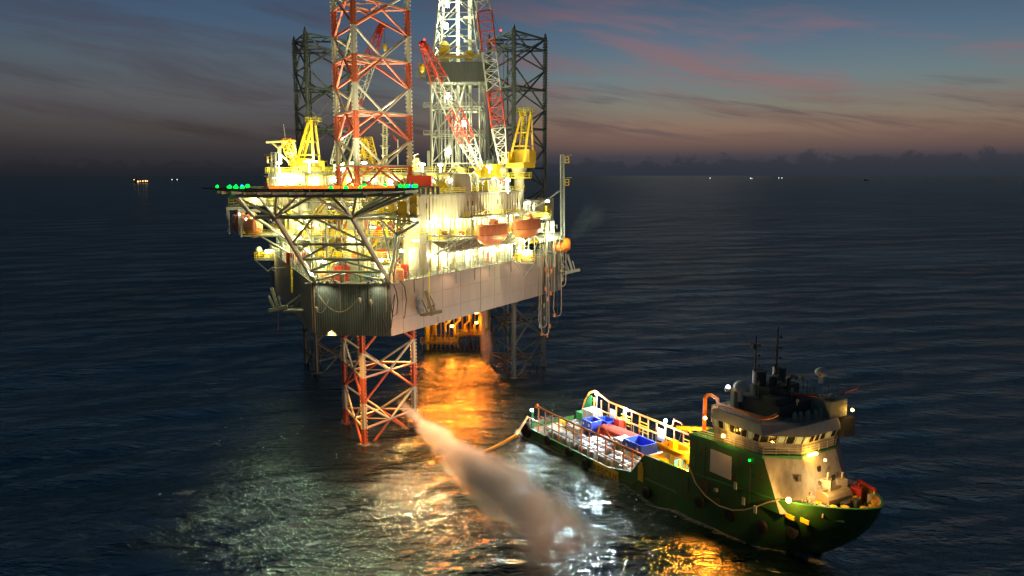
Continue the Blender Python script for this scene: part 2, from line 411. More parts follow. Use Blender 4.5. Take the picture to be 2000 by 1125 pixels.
# ------------------------------------------------------------------ sea
def build_sea():
    nr, nc = 760, 520
    rr = 22 * (30000 / 22) ** (np.linspace(0, 1, nr)); th = np.radians(np.linspace(-64, 64, nc))
    Rr, Th = np.meshgrid(rr, th, indexing='ij')
    x = Rr * np.sin(Th); y = Rr * np.cos(Th); z = np.zeros_like(x); g = np.random.RandomState(5)
    cell = np.maximum(Rr * (rr[1] / rr[0] - 1), Rr * (th[1] - th[0]))
    for i in range(46):
        lam = 1.6 * 1.085 ** i
        an = R(-68) + g.normal(0, .38 if lam > 8 else .75)
        k = 2 * np.pi / lam; amp = .0125 * lam ** .80 * (1 if lam < 26 else .55)
        fade = np.clip((lam / cell - 2.5) / 3, 0, 1)
        wx = 1.2 * np.sin(y * .013 + i) ; ph = k * (x * math.cos(an) + y * math.sin(an) + wx) + g.uniform(0, 6.28)
        z += amp * fade * (np.sin(ph) + .22 * np.cos(2 * ph))
    z *= .52
    me = bpy.data.meshes.new('sea'); co = np.stack([x, y, z], -1).reshape(-1, 3).astype('f')
    me.vertices.add(nr * nc); me.vertices.foreach_set('co', co.ravel())
    a = (np.arange(nr - 1)[:, None] * nc + np.arange(nc - 1)[None]).ravel()
    q = np.stack([a, a + nc, a + nc + 1, a + 1], -1).astype('i'); nq = len(q)
    me.loops.add(nq * 4); me.loops.foreach_set('vertex_index', q.ravel())
    me.polygons.add(nq); me.polygons.foreach_set('loop_start', np.arange(0, nq * 4, 4, dtype='i'))
    me.update(calc_edges=True)
    me.polygons.foreach_set('use_smooth', np.ones(nq, dtype=bool))
    # broken water round the legs, along the supply ship and on a few crests
    fo = np.zeros_like(x)
    for cx_, cy_ in ((.3, 13.9), (-25, 65.8), (25, 65.8)):
        for ox, oy in ((0, -8.6), (7.05, 4.2), (-7.05, 4.2)):
            p = rw(cx_ + ox, cy_ + oy)
            dx, dy = x - p.x, y - p.y
            fo = np.maximum(fo, .75 * np.exp(-(dx * dx + dy * dy) / 2.6)); fo = np.maximum(fo, .5 * np.exp(-((dx - 2.2) ** 2 / 9 + (dy + .8) ** 2 / 1.4)))
    inv = SF.inverted(); ca, sa = inv[0][0], inv[0][1]
    lx = inv[0][0] * x + inv[0][1] * y + inv[0][3]; ly = inv[1][0] * x + inv[1][1] * y + inv[1][3]
    hb = np.where(lx < 42, 7.2, 7.2 * np.clip(1 - (np.clip(lx - 42, 0, 22) / 22) ** 1.9, 0, 1) ** .9)
    dd = np.abs(ly) - hb; ins = (lx > -3) & (lx < 66)
    fo = np.maximum(fo, np.where(ins, .62 * np.exp(-(np.clip(dd, -2, 50) / 1.3) ** 2), 0))
    fo = np.maximum(fo, .6 * np.exp(-((lx + 4) / 4) ** 2 - (ly / 7) ** 2))
    for i in range(60):
        rr0 = g.uniform(70, 420); tt = R(g.uniform(-40, 45)); px_, py_ = rr0 * math.sin(tt), rr0 * math.cos(tt); s_ = g.uniform(.6, 1.6) * (rr0 / 160) ** .5
        fo = np.maximum(fo, g.uniform(.35, .7) * np.exp(-((x - px_) / (s_ * 2)) ** 2 - ((y - py_) / s_) ** 2))
    at0 = me.attributes.new('foam', 'FLOAT', 'POINT'); at0.data.foreach_set('value', fo.ravel().astype('f'))
    o = bpy.data.objects.new('sea', me); COL.objects.link(o); o['kind'] = 'structure'
    m, t, b = nodes_of('sea_water')
    geo = t.nodes.new('ShaderNodeNewGeometry')
    def noise(sc, stretch, det, rot):
        mp = t.nodes.new('ShaderNodeMapping'); t.links.new(geo.outputs['Position'], mp.inputs[0])
        mp.inputs['Scale'].default_value = (stretch, 1, 1); mp.inputs['Rotation'].default_value = (0, 0, R(rot))
        n = t.nodes.new('ShaderNodeTexNoise'); t.links.new(mp.outputs[0], n.inputs['Vector'])
        n.inputs['Scale'].default_value = sc; n.inputs['Detail'].default_value = det; n.inputs['Roughness'].default_value = .6; n.inputs['Distortion'].default_value = .6
        return n.outputs[0]
    t.nodes.remove(b)
    n0 = noise(1.9, .5, 3, 35); n1 = noise(.5, .42, 6, 20); n2 = noise(.12, .35, 4, -12)
    prev = None
    gust = noise(.011, .5, 3, 15); gm = t.nodes.new('ShaderNodeMapRange'); t.links.new(gust, gm.inputs[0]); gm.inputs[1].default_value = .35; gm.inputs[2].default_value = .65; gm.inputs[3].default_value = .35; gm.inputs[4].default_value = 1.0
    for h, dist in ((n0, .26), (n1, 1.05), (n2, 1.5)):
        k = t.nodes.new('ShaderNodeBump'); k.inputs['Distance'].default_value = dist; k.inputs['Strength'].default_value = 1
        t.links.new(h, k.inputs['Height'])
        if dist < 1.4: t.links.new(gm.outputs[0], k.inputs['Strength'])
        if prev: t.links.new(prev, k.inputs['Normal'])
        prev = k.outputs[0]
    gl = t.nodes.new('ShaderNodeBsdfAnisotropic') if False else t.nodes.new('ShaderNodeBsdfGlossy')
    gl.inputs['Roughness'].default_value = .085; gl.inputs['Color'].default_value = (.66, .86, .92, 1); t.links.new(prev, gl.inputs['Normal'])
    df = t.nodes.new('ShaderNodeBsdfDiffuse'); df.inputs['Color'].default_value = (.003, .009, .010, 1); t.links.new(prev, df.inputs['Normal'])
    fr = t.nodes.new('ShaderNodeFresnel'); fr.inputs['IOR'].default_value = 1.34; t.links.new(prev, fr.inputs['Normal'])
    mn = t.nodes.new('ShaderNodeMath'); mn.operation = 'MINIMUM'; t.links.new(fr.outputs[0], mn.inputs[0]); mn.inputs[1].default_value = .36
    mx = t.nodes.new('ShaderNodeMixShader'); t.links.new(mn.outputs[0], mx.inputs[0]); t.links.new(df.outputs[0], mx.inputs[1]); t.links.new(gl.outputs[0], mx.inputs[2])
    at_ = t.nodes.new('ShaderNodeAttribute'); at_.attribute_name = 'foam'
    fn = noise(1.4, .7, 8, 10); ml = t.nodes.new('ShaderNodeMath'); ml.operation = 'MULTIPLY_ADD'; t.links.new(at_.outputs['Fac'], ml.inputs[0]); ml.inputs[1].default_value = 1.0; t.links.new(fn, ml.inputs[2])
    mr = t.nodes.new('ShaderNodeMapRange'); t.links.new(ml.outputs[0], mr.inputs[0]); mr.inputs[1].default_value = .80; mr.inputs[2].default_value = 1.25; mr.inputs[4].default_value = .8
    fd = t.nodes.new('ShaderNodeBsdfDiffuse'); fd.inputs['Color'].default_value = (.42, .46, .46, 1)
    m2 = t.nodes.new('ShaderNodeMixShader'); t.links.new(mr.outputs[0], m2.inputs[0]); t.links.new(mx.outputs[0], m2.inputs[1]); t.links.new(fd.outputs[0], m2.inputs[2])
    t.links.new(m2.outputs[0], t.nodes['Material Output'].inputs['Surface'])
    me.materials.append(m)
    return o
sea = build_sea()

# ------------------------------------------------------------------ the rig: hull
hull = thing('jackup_hull', 'big grey barge hull of the drilling rig raised on three lattice legs', 'rig hull', RO, RZ)
poly = [(-7, 0), (7, 0), (36.6, 59), (36.6, 84), (-36.6, 84), (-36.6, 59)]
HB, HT = 21.8, 31.2
# shell with three leg wells left open: built as sides, and deck pieces
hm = MB(RF)
n = len(poly)
for i in range(n):
    p, q = poly[i], poly[(i + 1) % n]
    if i == 0:
        continue
    hm.add([(*p, HB), (*q, HB), (*q, HT), (*p, HT)], [(0, 1, 2, 3)])
hm.build('side_plating', HULL_LIT, hull)
bw = MB(RF); bw.corr((-7, 0), (7, 0), HB, HT, .045, .42); bw.build('bow_plating', HULL_SHADE, hull)
def plate(z, up, mat, name):
    """hull plate with three triangular leg wells cut out"""
    import bmesh
    bm = bmesh.new()
    def tri(cx, cy): return [(cx, cy - 10.2), (cx + 8.6, cy + 5.6), (cx - 8.6, cy + 5.6)]
    from mathutils.geometry import tessellate_polygon
    outer = [(-7, 0), (7, 0), (36.6, 59), (36.6, 84), (-36.6, 84), (-36.6, 59)]
    wells = [[(.3, 4.2), (8.6, 19.8), (-8.0, 19.8)], tri(25, 65.8), tri(-25, 65.8)]
    loops = [[Vector((x, y, z)) for x, y in outer]] + [[Vector((x, y, z)) for x, y in w_] for w_ in wells]
    flat = [v for l in loops for v in l]
    fs = tessellate_polygon(loops)
    vs = [tuple(v) for v in flat]
    fs2 = []
    for f in fs:
        a, b_, c = (flat[i] for i in f); nz = (b_ - a).cross(c - a).z
        fs2.append(tuple(f) if (nz > 0) == up else tuple(reversed(f)))
    m_ = MB(RF); m_.add(vs, fs2); m_.build(name, mat, hull)
    return wells
wells = plate(HT, True, P_('deck_paint', (.34, .34, .26), .6, var=.5), 'main_deck')
plate(HB, False, GREY, 'bottom_plating')
wm_ = MB(RF)
for w_ in wells:
    for i in range(3):
        p, q = w_[i], w_[(i + 1) % 3]
        wm_.add([(*p, HB), (*q, HB), (*q, HT), (*p, HT)], [(3, 2, 1, 0)])
wm_.build('leg_well', DARK, hull)
# edge rails: five bar bulwark along both sides and the bow
def siderail(sg, a0, a1):
    m_ = MB(RF); L = a1 - a0; k = int(L / 1.9)
    for i in range(k + 1):
        a = a0 + L * i / k; b_ = sg * (hw(a) - .12)
        wide = i % 6 == 0
        m_.cbox((b_, a, HT + .8), (.12, .7 if wide else .12, 1.6))
    for j in range(5):
        z = HT + .25 + j * .33
        m_.beam((sg * (hw(a0) - .12), a0, z), (sg * (hw(a1) - .12), a1, z), .05, .09)
    m_.build('edge_rail', GREY, hull)
for sg in (1, -1):
    siderail(sg, 1, 40); siderail(sg, 40, 58.9)
m_ = MB(RF)
for i in range(9): m_.cbox((-6.6 + i * 1.65, .15, HT + .8), (.5 if i % 3 == 0 else .1, .12, 1.6))
for j in range(5): m_.beam((-6.9, .15, HT + .25 + j * .33), (6.9, .15, HT + .25 + j * .33), .05, .09)
m_.build('edge_rail', GREY, hull)
m_ = MB(RF); m_.rails([(36.4, 59, HT), (36.4, 83.8, HT), (-36.4, 83.8, HT), (-36.4, 59, HT)], h=1.2); m_.build('edge_rail', GREY, hull)
# rubbing strips, brackets under deck edge, sounding pipes
m_ = MB(RF)
for a in (6, 18, 24, 29, 37, 42.5, 48):
    b_ = hw(a) + .1; m_.cbox((b_, a, HT - 1.1), (.18, .18, 2.6)); m_.cbox((b_ + .25, a, HT - .1), (.7, .2, .2))
m_.build('edge_bracket', GREY, hull)
for b_, r_, z_ in ((-6.95, .12, HB + .6), (-6.55, .12, HB + .6), (-1.9, .08, HT - 5), (6.3, .06, HT - 5)): m_ = MB(RF); m_.tube((b_, -.25, z_), (b_, -.25, HT + .1), r_, 6); m_.build('sounding_pipe', P_('pale_pipe', (.5, .36, .24), .6), hull)
m_ = MB(RF)
for b_ in (-5.2, -4, -2.6, 3.2, 4.4, 6.0): m_.cbox((b_, -.3, HT + .15), (.55, .7, .55))
m_.beam((-8, -.35, HT - .08), (8.5, -.35, HT - .08), .6, .12)
m_.build('fairlead', GREY, hull)
m_ = MB(RF)
m_.tube((hw(26) + .06, 26, HB), (hw(26) + .06, 26, HT), .06, 5)
m_.build('weld_strip', HULL_LIT, hull)
for a in (3, 8.5, 14, 19.5, 31, 37, 42.5, 48, 53.5): m_ = MB(RF); m_.beam((hw(a) + .01, a, HB), (hw(a) + .01, a, HT), .05, .05); m_.build('plate_seam', P_('seam_paint', (.27, .22, .17)), hull)
for z in (24.6, 28): m_ = MB(RF); m_.beam((hw(0) + .01, 0, z), (hw(59) + .01, 59, z), .05, .05); m_.build('plate_seam', P_('seam_paint', (.27, .22, .17)), hull)
# lamps added on hull edge brackets to brighten the hull side
for a, pw in ((14, 1500), (26, 1500), (38, 1500), (50, 1500)):
    b_ = hw(a) + 3.2
    f = MB(RF); f.beam((hw(a), a, HT + 1.2), (b_, a + .3, HT + .6), .12, .12); f.cbox((b_, a, HT + .5), (.5, .5, .3)); f.build('floodlight', GREY, hull)
    lamp(hull, (b_, a, HT + .2), pw * .3, (1, .62, .38), .2, RF, spot=((hw(a) - 1, a, HB - 6), 150), blend=.6)
for b_ in (-5, 5):
    f = MB(RF); f.beam((b_, 0, HT + .3), (b_, -1.6, HT + .4), .12, .12); f.cbox((b_, -1.8, HT + .3), (.5, .5, .3)); f.build('floodlight', GREY, hull)
    lamp(hull, (b_, -1.8, HT), 500, (1, .9, .6), .2, RF, spot=((b_, -.5, HB), 140))

# ------------------------------------------------------------------ legs
def make_leg(mat, label, zt, ctr, sym=(0, 0)):
    t = thing('lattice_leg', label, 'rig leg', rw(*ctr, 0), RZ, 'lattice legs of the rig')
    F = RF @ Matrix.Translation((ctr[0], ctr[1], 0))
    ch = [(0, -8.6), (7.05, 4.2), (-7.05, 4.2)]
    for x, y in ch:
        m = MB(F); m.tube((x, y, -9), (x, y, zt), .34, 10); z = -2
        m.cbox((x, y, (zt - 9) / 2), (.86, .16, zt + 9))
        while z < zt - .8:
            for e in (-1, 1): m.cbox((x + e * .5, y, z), (.26, .26, .32))
            z += .72
        m.lathe([(.42, zt), (.3, zt + .5), (.05, zt + 1.2)], (x, y, 0), 8)
        m.build('chord', mat, t, smooth=False)
    hz = [3 + 9.7 * k for k in range(9) if 3 + 9.7 * k < zt - 1]
    for z in hz + [zt - .4]:
        m = MB(F)
        for i in range(3): m.tube((*ch[i], z), (*ch[(i + 1) % 3], z), .24, 6)
        mids = [((ch[i][0] + ch[(i + 1) % 3][0]) / 2, (ch[i][1] + ch[(i + 1) % 3][1]) / 2, z) for i in range(3)]
        for i in range(3): m.tube(mids[i], mids[(i + 1) % 3], .15, 5)
        m.build('horizontal_brace', mat, t)
    k = -1
    while True:
        z0 = 3 - 4.85 + 9.7 * (k + 0); z1 = z0 + 9.7
        if z0 > zt - 3: break
        z1 = min(z1, zt - .4)
        for i in range(3):
            m = MB(F); a, b = ch[i], ch[(i + 1) % 3]
            m.tube((*a, z0), (*b, z1), .22, 6); m.tube((*b, z0 + .05), (*a, z1 - .05), .22, 6)
            m.build('cross_brace', mat, t)
        k += 1
    m = MB(F)
    m.tube((-2.2, 1.2, -3), (-2.2, 1.2, zt - 3), .2, 6); m.ladder((-3.2, 1.4, 0), (-3.2, 1.4, zt - 3), .7, .6)
    m.build('access_ladder', mat, t)
    return t, F
legF, LF0 = make_leg(LEGR, 'red and white banded lattice leg nearest the helideck, through the bow', 83.8, (.3, 13.9))
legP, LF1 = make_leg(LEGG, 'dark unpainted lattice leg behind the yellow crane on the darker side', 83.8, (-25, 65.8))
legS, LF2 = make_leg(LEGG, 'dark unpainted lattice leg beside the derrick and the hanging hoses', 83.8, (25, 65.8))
for t, F in ((legP, LF1), (legS, LF2)):
    m = MB(F); m.cbox((-4.4, 3, 82.3), (2, 2, .1)); m.rails([(-5.4, 2, 82.3), (-3.4, 2, 82.3), (-3.4, 4, 82.3), (-5.4, 4, 82.3)], True); m.tube((-4, 3, 82.3), (-4, 3, 85.4), .06, 5)
    m.build('lamp_platform', LEGG, t); MB(F).ball((-4, 3, 85.5), .22).build('warning_lamp', GR, t)

# jacking frames round each leg
def jack_frame(ctr, z1, label, mat):
    t = thing('jacking_frame', label, 'jacking frame', rw(*ctr, HT), RZ, 'jacking frames round the legs')
    F = RF @ Matrix.Translation((ctr[0], ctr[1], 0))
    for x, y in [(0, -8.6), (7.05, 4.2), (-7.05, 4.2)]:
        m = MB(F)
        s = 1 if y > 0 else -1
        m.cbox((x * 1.12, y + s * 1.5, (HT + z1) / 2), (3.0, 1.7, z1 - HT)); 
        for e in (-1, 1): m.cbox((x + e * 1.35, y, (HT + z1) / 2), (.8, 1.4, z1 - HT))
        m.build('jack_house', mat, t)
        mo = MB(F)
        for j in range(5):
            for e in (-1, 1): mo.tube((x + e * 1.4, y - 1.2, HT + 2 + j * 2), (x + e * 1.4, y - .4, HT + 2 + j * 2), .45, 8)
        mo.build('pinion_motor', YEL, t)
    m = MB(F)
    for z in (HT + 4, z1 - .4):
        c = [(0, -9.6), (8, 5), (-8, 5)]
        for i in range(3): m.beam((*c[i], z), (*c[(i + 1) % 3], z), .5, .8)
    m.build('tie_beam', mat, t)
    return t
jack_frame((.3, 13.9), 43.5, 'pale jack house tower columns round the banded bow leg', CREAM)
jack_frame((-25, 65.8), 44, 'pale jack house columns at the foot of the dark leg by the yellow crane', CREAM)
jack_frame((25, 65.8), 44, 'pale jack house columns round the dark leg by the hanging hoses', CREAM)

# ------------------------------------------------------------------ helideck and its truss
HC = (2.0, -22); HZ = 48.0
hd = thing('helideck', 'octagonal helideck ringed with green, orange and blue lamps over the bow', 'helideck', rw(HC[0], HC[1], HZ), RZ)
def octa(r, rot=22.5): return [(HC[0] + r * math.cos(R(rot + 45 * k)), HC[1] + r * math.sin(R(rot + 45 * k))) for k in range(8)]
m = MB(RF); m.prism(octa(14.2), HZ - .25, HZ); m.build('deck_plate', P_('helideck_green', (.035, .09, .05), .65, var=.4), hd)
m = MB(RF); o1, o2 = octa(14.25), octa(15.9)
for i in range(8):
    a, b, c, d = (*o1[i], HZ - .1), (*o1[(i + 1) % 8], HZ - .1), (*o2[(i + 1) % 8], HZ + .12), (*o2[i], HZ + .12)
    A, B, C, D_ = map(Vector, (a, b, c, d))
    m.tube(C, D_, .09, 5)
    for k in range(13): m.tube(A.lerp(B, k / 12), D_.lerp(C, k / 12), .06, 4)
    for k in range(1, 4): m.tube(A.lerp(D_, k / 4), B.lerp(C, k / 4), .03, 4)
m.build('safety_net', NET, hd)
m = MB(RF)
for k in range(-6, 7):
    x = k * 2.2; h = math.sqrt(max(0, 14.2 ** 2 - x * x)) * .96
    m.beam((HC[0] + x, HC[1] - h, HZ - .45), (HC[0] + x, HC[1] + h, HZ - .45), .2, .36)
for k in range(-2, 3):
    y = k * 5.2; h = math.sqrt(14.2 ** 2 - y * y) * .96
    m.beam((HC[0] - h, HC[1] + y, HZ - .82), (HC[0] + h, HC[1] + y, HZ - .82), .3, .4)
m.build('deck_beam', P_('beam_paint', (.5, .5, .42), .5), hd)
# perimeter lamps
ring = []
for i in range(8):
    A, B = Vector((*octa(14.0)[i], HZ + .18)), Vector((*octa(14.0)[(i + 1) % 8], HZ + .18))
    for k in range(5): ring.append(A.lerp(B, k / 5))
rk = random.Random(5)
for i, p in enumerate(ring):
    if abs(p.x - HC[0]) < 6.5 and i % 3: continue
    if rk.random() < .25: continue
    q_ = rk.uniform(.6, 1.25); f = MB(RF); f.lathe([(.2 * q_, -.16), (.3 * q_, .16), (.12 * q_, .34)], p, 8)
    f.build('perimeter_lamp', GB if i % 11 == 5 else GG, hd)
for i, p in enumerate(ring):
    if i % 4 == 0: lamp(hd, (p.x, p.y, p.z + .5), 55, (.05, 1, .25), .12, RF)
# orange touchdown lamps: broken rows
k = 0
for row, yy in enumerate((-7.2, -4.2, -1.2, 1.8, 5.0)):
    for j in range(11):
        x = -6.5 + j * 1.7 + (row % 2) * .5
        if x * x + yy * yy < 92:
            f = MB(RF); f.box(HC[0] + x, HC[0] + x + 1.1, HC[1] + yy, HC[1] + yy + .3, HZ + .002, HZ + .3); f.build('touchdown_lamp', GO, hd)
for x, y in ((-4, -9), (3, -9), (9, -3), (-9, 0), (0, 3)): lamp(hd, (HC[0] + x, HC[1] + y, HZ + .6), 60, (1, .3, .04), .15, RF)
m = MB(RF)
for x, y in ((12.4, 5.5), (11.2, 8), (-11, 8)):
    m.cbox((HC[0] + x, HC[1] + y, HZ + .35), (.5, .5, .7)); m.tube((HC[0] + x, HC[1] + y, HZ + .7), (HC[0] + x, HC[1] + y, HZ + 1.2), .1, 6)
m.build('foam_monitor', RED, hd)

tr = thing('helideck_truss', 'grey tubular truss leaning out from the bow to carry the helideck', 'support truss', rw(0, 0, HT), RZ)
NZ = 43.7
NL, NR, NLL = Vector((-5.8, -19.5, NZ)), Vector((5.8, -19.5, NZ)), Vector((-9, -19.5, NZ))
BL, BR = Vector((-6.6, .6, HT + .2)), Vector((6.6, .6, HT + .2))
def strut(p, q, r=.3, nm='strut'):
    m = MB(RF); m.tube(p, q, r, 8); m.build(nm, STEEL, tr, smooth=True)
strut(BL, NL, .42, 'main_strut'); strut(BR, NR, .42, 'main_strut')
for f_ in (.17, .38, .62):
    p, q = BL.lerp(NL, f_), BR.lerp(NR, f_); strut(p, q, .24)
    nx = {.17: 0, .38: .17, .62: .38}[f_]
    md = p.lerp(q, .5); strut(md, BL.lerp(NL, nx), .2, 'diagonal'); strut(md, BR.lerp(NR, nx), .2, 'diagonal')
md = BL.lerp(NL, 1).lerp(BR.lerp(NR, 1), .5); strut(md, BL.lerp(NL, .62), .2, 'diagonal'); strut(md, BR.lerp(NR, .62), .2, 'diagonal')
strut(NLL, NR, .32); 
HU = HZ - .9
for nd in (NL, NR):
    sg = 1 if nd is NR else -1
    tg = [(sg * 1.0, 1), (sg * 3.2, 8), (sg * 9, 6), (sg * 11.8, -3), (sg * 5.5, -9.5), (sg * 1, -7), (sg * 5.8, -2)]
    for x, y in tg: strut(nd, Vector((HC[0] + x, HC[1] + y, HU)), .2, 'fan_strut')
strut(NLL, Vector((HC[0] - 12.8, HC[1] - 1, HU)), .26, 'fan_strut'); strut(NLL, Vector((HC[0] - 9, HC[1] - 8, HU)), .24, 'fan_strut')
strut(NLL, Vector((-9.6, 3, HT + 6)), .26); strut(NR, Vector((9, 8, NZ - .5)), .24); strut(NL, Vector((-9, 8, NZ - .5)), .24)
strut(Vector((HC[0] + 12.5, HC[1] + 4, HU)), NR, .28, 'fan_strut'); strut(Vector((HC[0] + 7, HC[1] + 11, HU)), NR, .24, 'fan_strut')
strut(BL, Vector((-6.2, -2, NZ - 5)), .22); strut(Vector((-6.2, -2, NZ - 5)), Vector((HC[0] - 8, HC[1] + 12, HU)), .22)
# side branch carrying the small platform
K = rl(at(775, 460, 134)); K2 = rl(at(818, 434, 134)); K1 = rl(at(739, 425, 132))
strut(BR, K, .24); strut(BR + Vector((.6, .8, 0)), K + Vector((.3, .9, .2)), .16); strut(K, K2, .22); strut(K, K1, .18); strut(K1, K2, .16)
strut(K, rl(at(778, 425, 133)), .14); strut(K, rl(at(760, 426, 133)), .12); strut(K, rl(at(795, 430, 133)), .12)
for i in range(6):
    x = -7.5 + i * 3
    strut(Vector((x, 1.2, HT)), Vector((x * .8, -1.5, NZ - 1)), .13 + .04 * (i % 2), 'post')
    if i % 2: strut(Vector((x, 1.2, HT)), Vector((x * .8 + 2.2, -1.5, NZ - 1)), .1, 'post')
m = MB(RF); m.box(-8.5, 8.5, -4.6, -1.2, NZ - 1.2, NZ - .95); m.build('catwalk', STEEL, tr)
m = MB(RF); m.rails([(-8.4, -4.5, NZ - 1), (8.4, -4.5, NZ - 1)], r=.05); m.rails([(-8.4, -1.3, NZ - 1), (8.4, -1.3, NZ - 1)], r=.05); m.build('catwalk_rail', YELG, tr)
# access platform under the deck on the dark side with stairs
pf = thing('access_platform', 'small railed access platform hung under the helideck edge with a steep stair', 'platform', rw(-10, -18, 43.8), RZ)
m = MB(RF); m.box(-12.8, -6.3, -19.8, -16, 45.2, 45.45); m.build('floor', STEEL, pf)
m = MB(RF); m.rails([(-12.7, -19.7, 45.45), (-6.4, -19.7, 45.45), (-6.4, -16.1, 45.45), (-12.7, -16.1, 45.45)], True, r=.05); m.build('rail', YELG, pf)
m = MB(RF); m.cbox((-10.5, -18, 46.2), (2.4, 1.6, 1.3)); m.cbox((-8, -18, 46), (1.1, 1.2, 1)); m.build('foam_cabinet', WHITE, pf)
m = MB(RF); m.stair((-6.2, -18.6, 45.4), (-1.8, -15.6, NZ - 2)); m.build('stair', YELG, pf)
lamp(pf, (-9, -19, 47), 420, (1, .9, .55), .12, RF); lamp(pf, (-6.8, -15.5, 44.2), 350, (1, .9, .55), .12, RF)
f = MB(RF); f.cbox((-9, -16.3, 47.1), (1.2, .2, .2)); f.tube((-9, -16.2, 45.4), (-9, -16.2, 47.1), .05, 5); f.build('strip_lamp', GW, pf)

# ------------------------------------------------------------------ accommodation blocks
def strip(parent, p, L, along, mat=None):
    f = MB(RF); d = Vector(along).normalized() * (L / 2); p = Vector(p)
    f.beam(p - d, p + d, .22, .16); f.build('strip_lamp', mat or GW, parent)
def house(sg, label):
    A0, A1, IN, DP = 12., 45., 2.7, 12.
    out = lambda a: sg * (hw(a) - IN); inn = lambda a: sg * max(hw(a) - IN - DP, 9.4 if a < 24 else 4)
    dv = Vector((sg * TW, 1, 0)).normalized()
    t = thing('accommodation_block', label, 'living quarters', rw(out(A0) * .8, A0, HT), RZ, 'living quarter blocks')
    zr, zl, z1 = 41.4, 36.2, 46.0
    q = lambda a0, a1, o: [(out(a0) + sg * o, a0), (out(a1) + sg * o, a1), (inn(a1), a1), (inn(a0), a0)]
    m = MB(RF); m.prism(q(A0 + .3, A1, -1.4), HT, zr); m.build('lower_wall', WHITE, t)
    m = MB(RF); m.prism(q(A0, A1, .0), zr, z1 - .02)
    m.corr((out(A0) + sg * .02, A0), (out(A1) + sg * .02, A1), zr, z1 - .1, .2, 1.1, side=sg)
    m.corr((inn(A0), A0 - .02), (out(A0), A0 - .02), HT, z1 - .1, .16, .5, side=1)
    m.build('upper_wall', CREAM, t)
    m = MB(RF); m.prism([(out(A0) - sg * 3.2, A0 - .6), (out(A0), A0 - .6), (out(A0) + sg * .9, A0 + 1.2), (out(A0) - sg * 2.6, A0 + 1.2)], HT, z1 + .1)
    m.build('stair_tower', CREAM, t)
    m = MB(RF); m.prism(q(A0 - .4, A1 + .4, .4), z1, z1 + .25); m.build('roof', GREY, t)
    m = MB(RF); m.rails([(out(A0) + sg * .3, A0 - .3, z1 + .25), (out(A1) + sg * .3, A1, z1 + .25)], r=.05)
    m.rails([(inn(A0), A0 - .3, z1 + .25), (out(A0) + sg * .3, A0 - .3, z1 + .25)], r=.05); m.build('roof_rail', YELG, t)
    # walkway decks
    for zz, a0, a1, wd in ((zr - 4.0, A0 + 3, A1 + 6, 3.2), (zr - .05, A0 + 11, A1, 1.3)):
        m = MB(RF); m.prism([(out(a0) - sg * 1.4, a0), (out(a1) - sg * 1.4, a1), (out(a1) + sg * wd, a1), (out(a0) + sg * wd, a0)], zz - .2, zz)
        m.build('walkway', GREY, t)
        m = MB(RF); m.rails([(out(a0) + sg * wd, a0, zz), (out(a1) + sg * wd, a1, zz)], r=.05); m.build('walkway_rail', YELG, t)
    m = MB(RF)
    for i in range(14):   # sloped brackets and posts below the walkway
        a = A0 + 4 + i * 2.4; m.tube((out(a) + sg * .2, a, HT + 3.4), (out(a) + sg * 3, a + .3, zr - 4.2), .12, 5)
        m.tube((out(a) + sg * 2.4, a, HT), (out(a) + sg * 2.4, a, zr - 4.2), .07, 5)
    m.build('walkway_bracket', STEEL, t)
    m = MB(RF); m.add([(out(A0 + 5) - sg * 1.3, A0 + 5, zr - 4.3), (out(A1) - sg * 1.3, A1, zr - 4.3), (out(A1) + sg * 1.5, A1, zr - 6.3), (out(A0 + 5) + sg * 1.5, A0 + 5, zr - 6.3)], [(0, 1, 2, 3)])
    m.corr((out(A0 + 5) + sg * 1.5, A0 + 5), (out(A1) + sg * 1.5, A1), zr - 6.6, zr - 6.2, .1, .8, side=sg); m.build('sloped_screen', CREAM, t)
    # windows in pairs on the corrugated wall, doors below
    for a in (13.4, 26, 27.6, 36.5, 38, 44):
        b_ = out(a) + sg * .26; w_ = MB(RF); w_.beam((b_, a - .22, 44.1), (b_, a + .22, 44.1), .12, 1.0); w_.build('window', GLASS, t)
    for i in range(8):
        a = A0 + 3 + i * 4; b_ = out(a) - sg * 1.33
        for zz in (HT, zr - 4):
            d = MB(RF); d.beam(Vector((b_, a, zz + 1.05)), Vector((b_, a, zz + 1.05)) + dv * .85, .08, 1.95); d.build('door', [GREY, RED, CREAM, P_('pale_blue_door', (.3, .42, .45))][i % 4], t)
    m = MB(RF)
    for i in range(26):
        a = A0 + 2 + i * 1.25; m.tube((out(a) - sg * 1.2, a, zr - 3.8 if i % 2 else HT), (out(a) - sg * 1.2, a, zr - .3), .08 + .05 * (i % 3), 5)
    for i in range(9):
        a = A0 + 4 + i * 3.5; m.cbox((out(a) - sg * .9, a, zr - 3.2), (.7, .9, 1.5))
    m.build('wall_cabinet', P_('olive_yellow_box', (.55, .45, .10)), t)
    for i in range(12):   # framing standing in front of the recesses
        a = A0 + 3.5 + i * 2.75
        m = MB(RF); m.beam((out(a) + sg * 1.0, a, zr - 4), (out(a) + sg * 1.0, a, zr - .2), .16, .16); m.build('recess_post', [YELG, GREY, STEEL][i % 3], t)
        m = MB(RF); m.beam((out(a) + sg * .9, a, HT), (out(a) + sg * .9, a, zr - 6.4), .18, .18); m.tube((out(a) + sg * .9, a, HT + 2.4), (out(a + 1.4) + sg * .9, a + 1.4, HT + 2.4), .09, 5); m.build('recess_post', [GREY, STEEL, CREAM][i % 3], t)
        if i % 2: m = MB(RF); hh = 1.1 + (i % 3) * .5; m.cbox((out(a) + sg * .2, a + 1, zr - 4 + hh / 2), (.8, 1.2, hh), .46 * -sg); m.build('walkway_locker', [YEL, RED, GREY, YEL, ORG, GREY][i // 2], t)
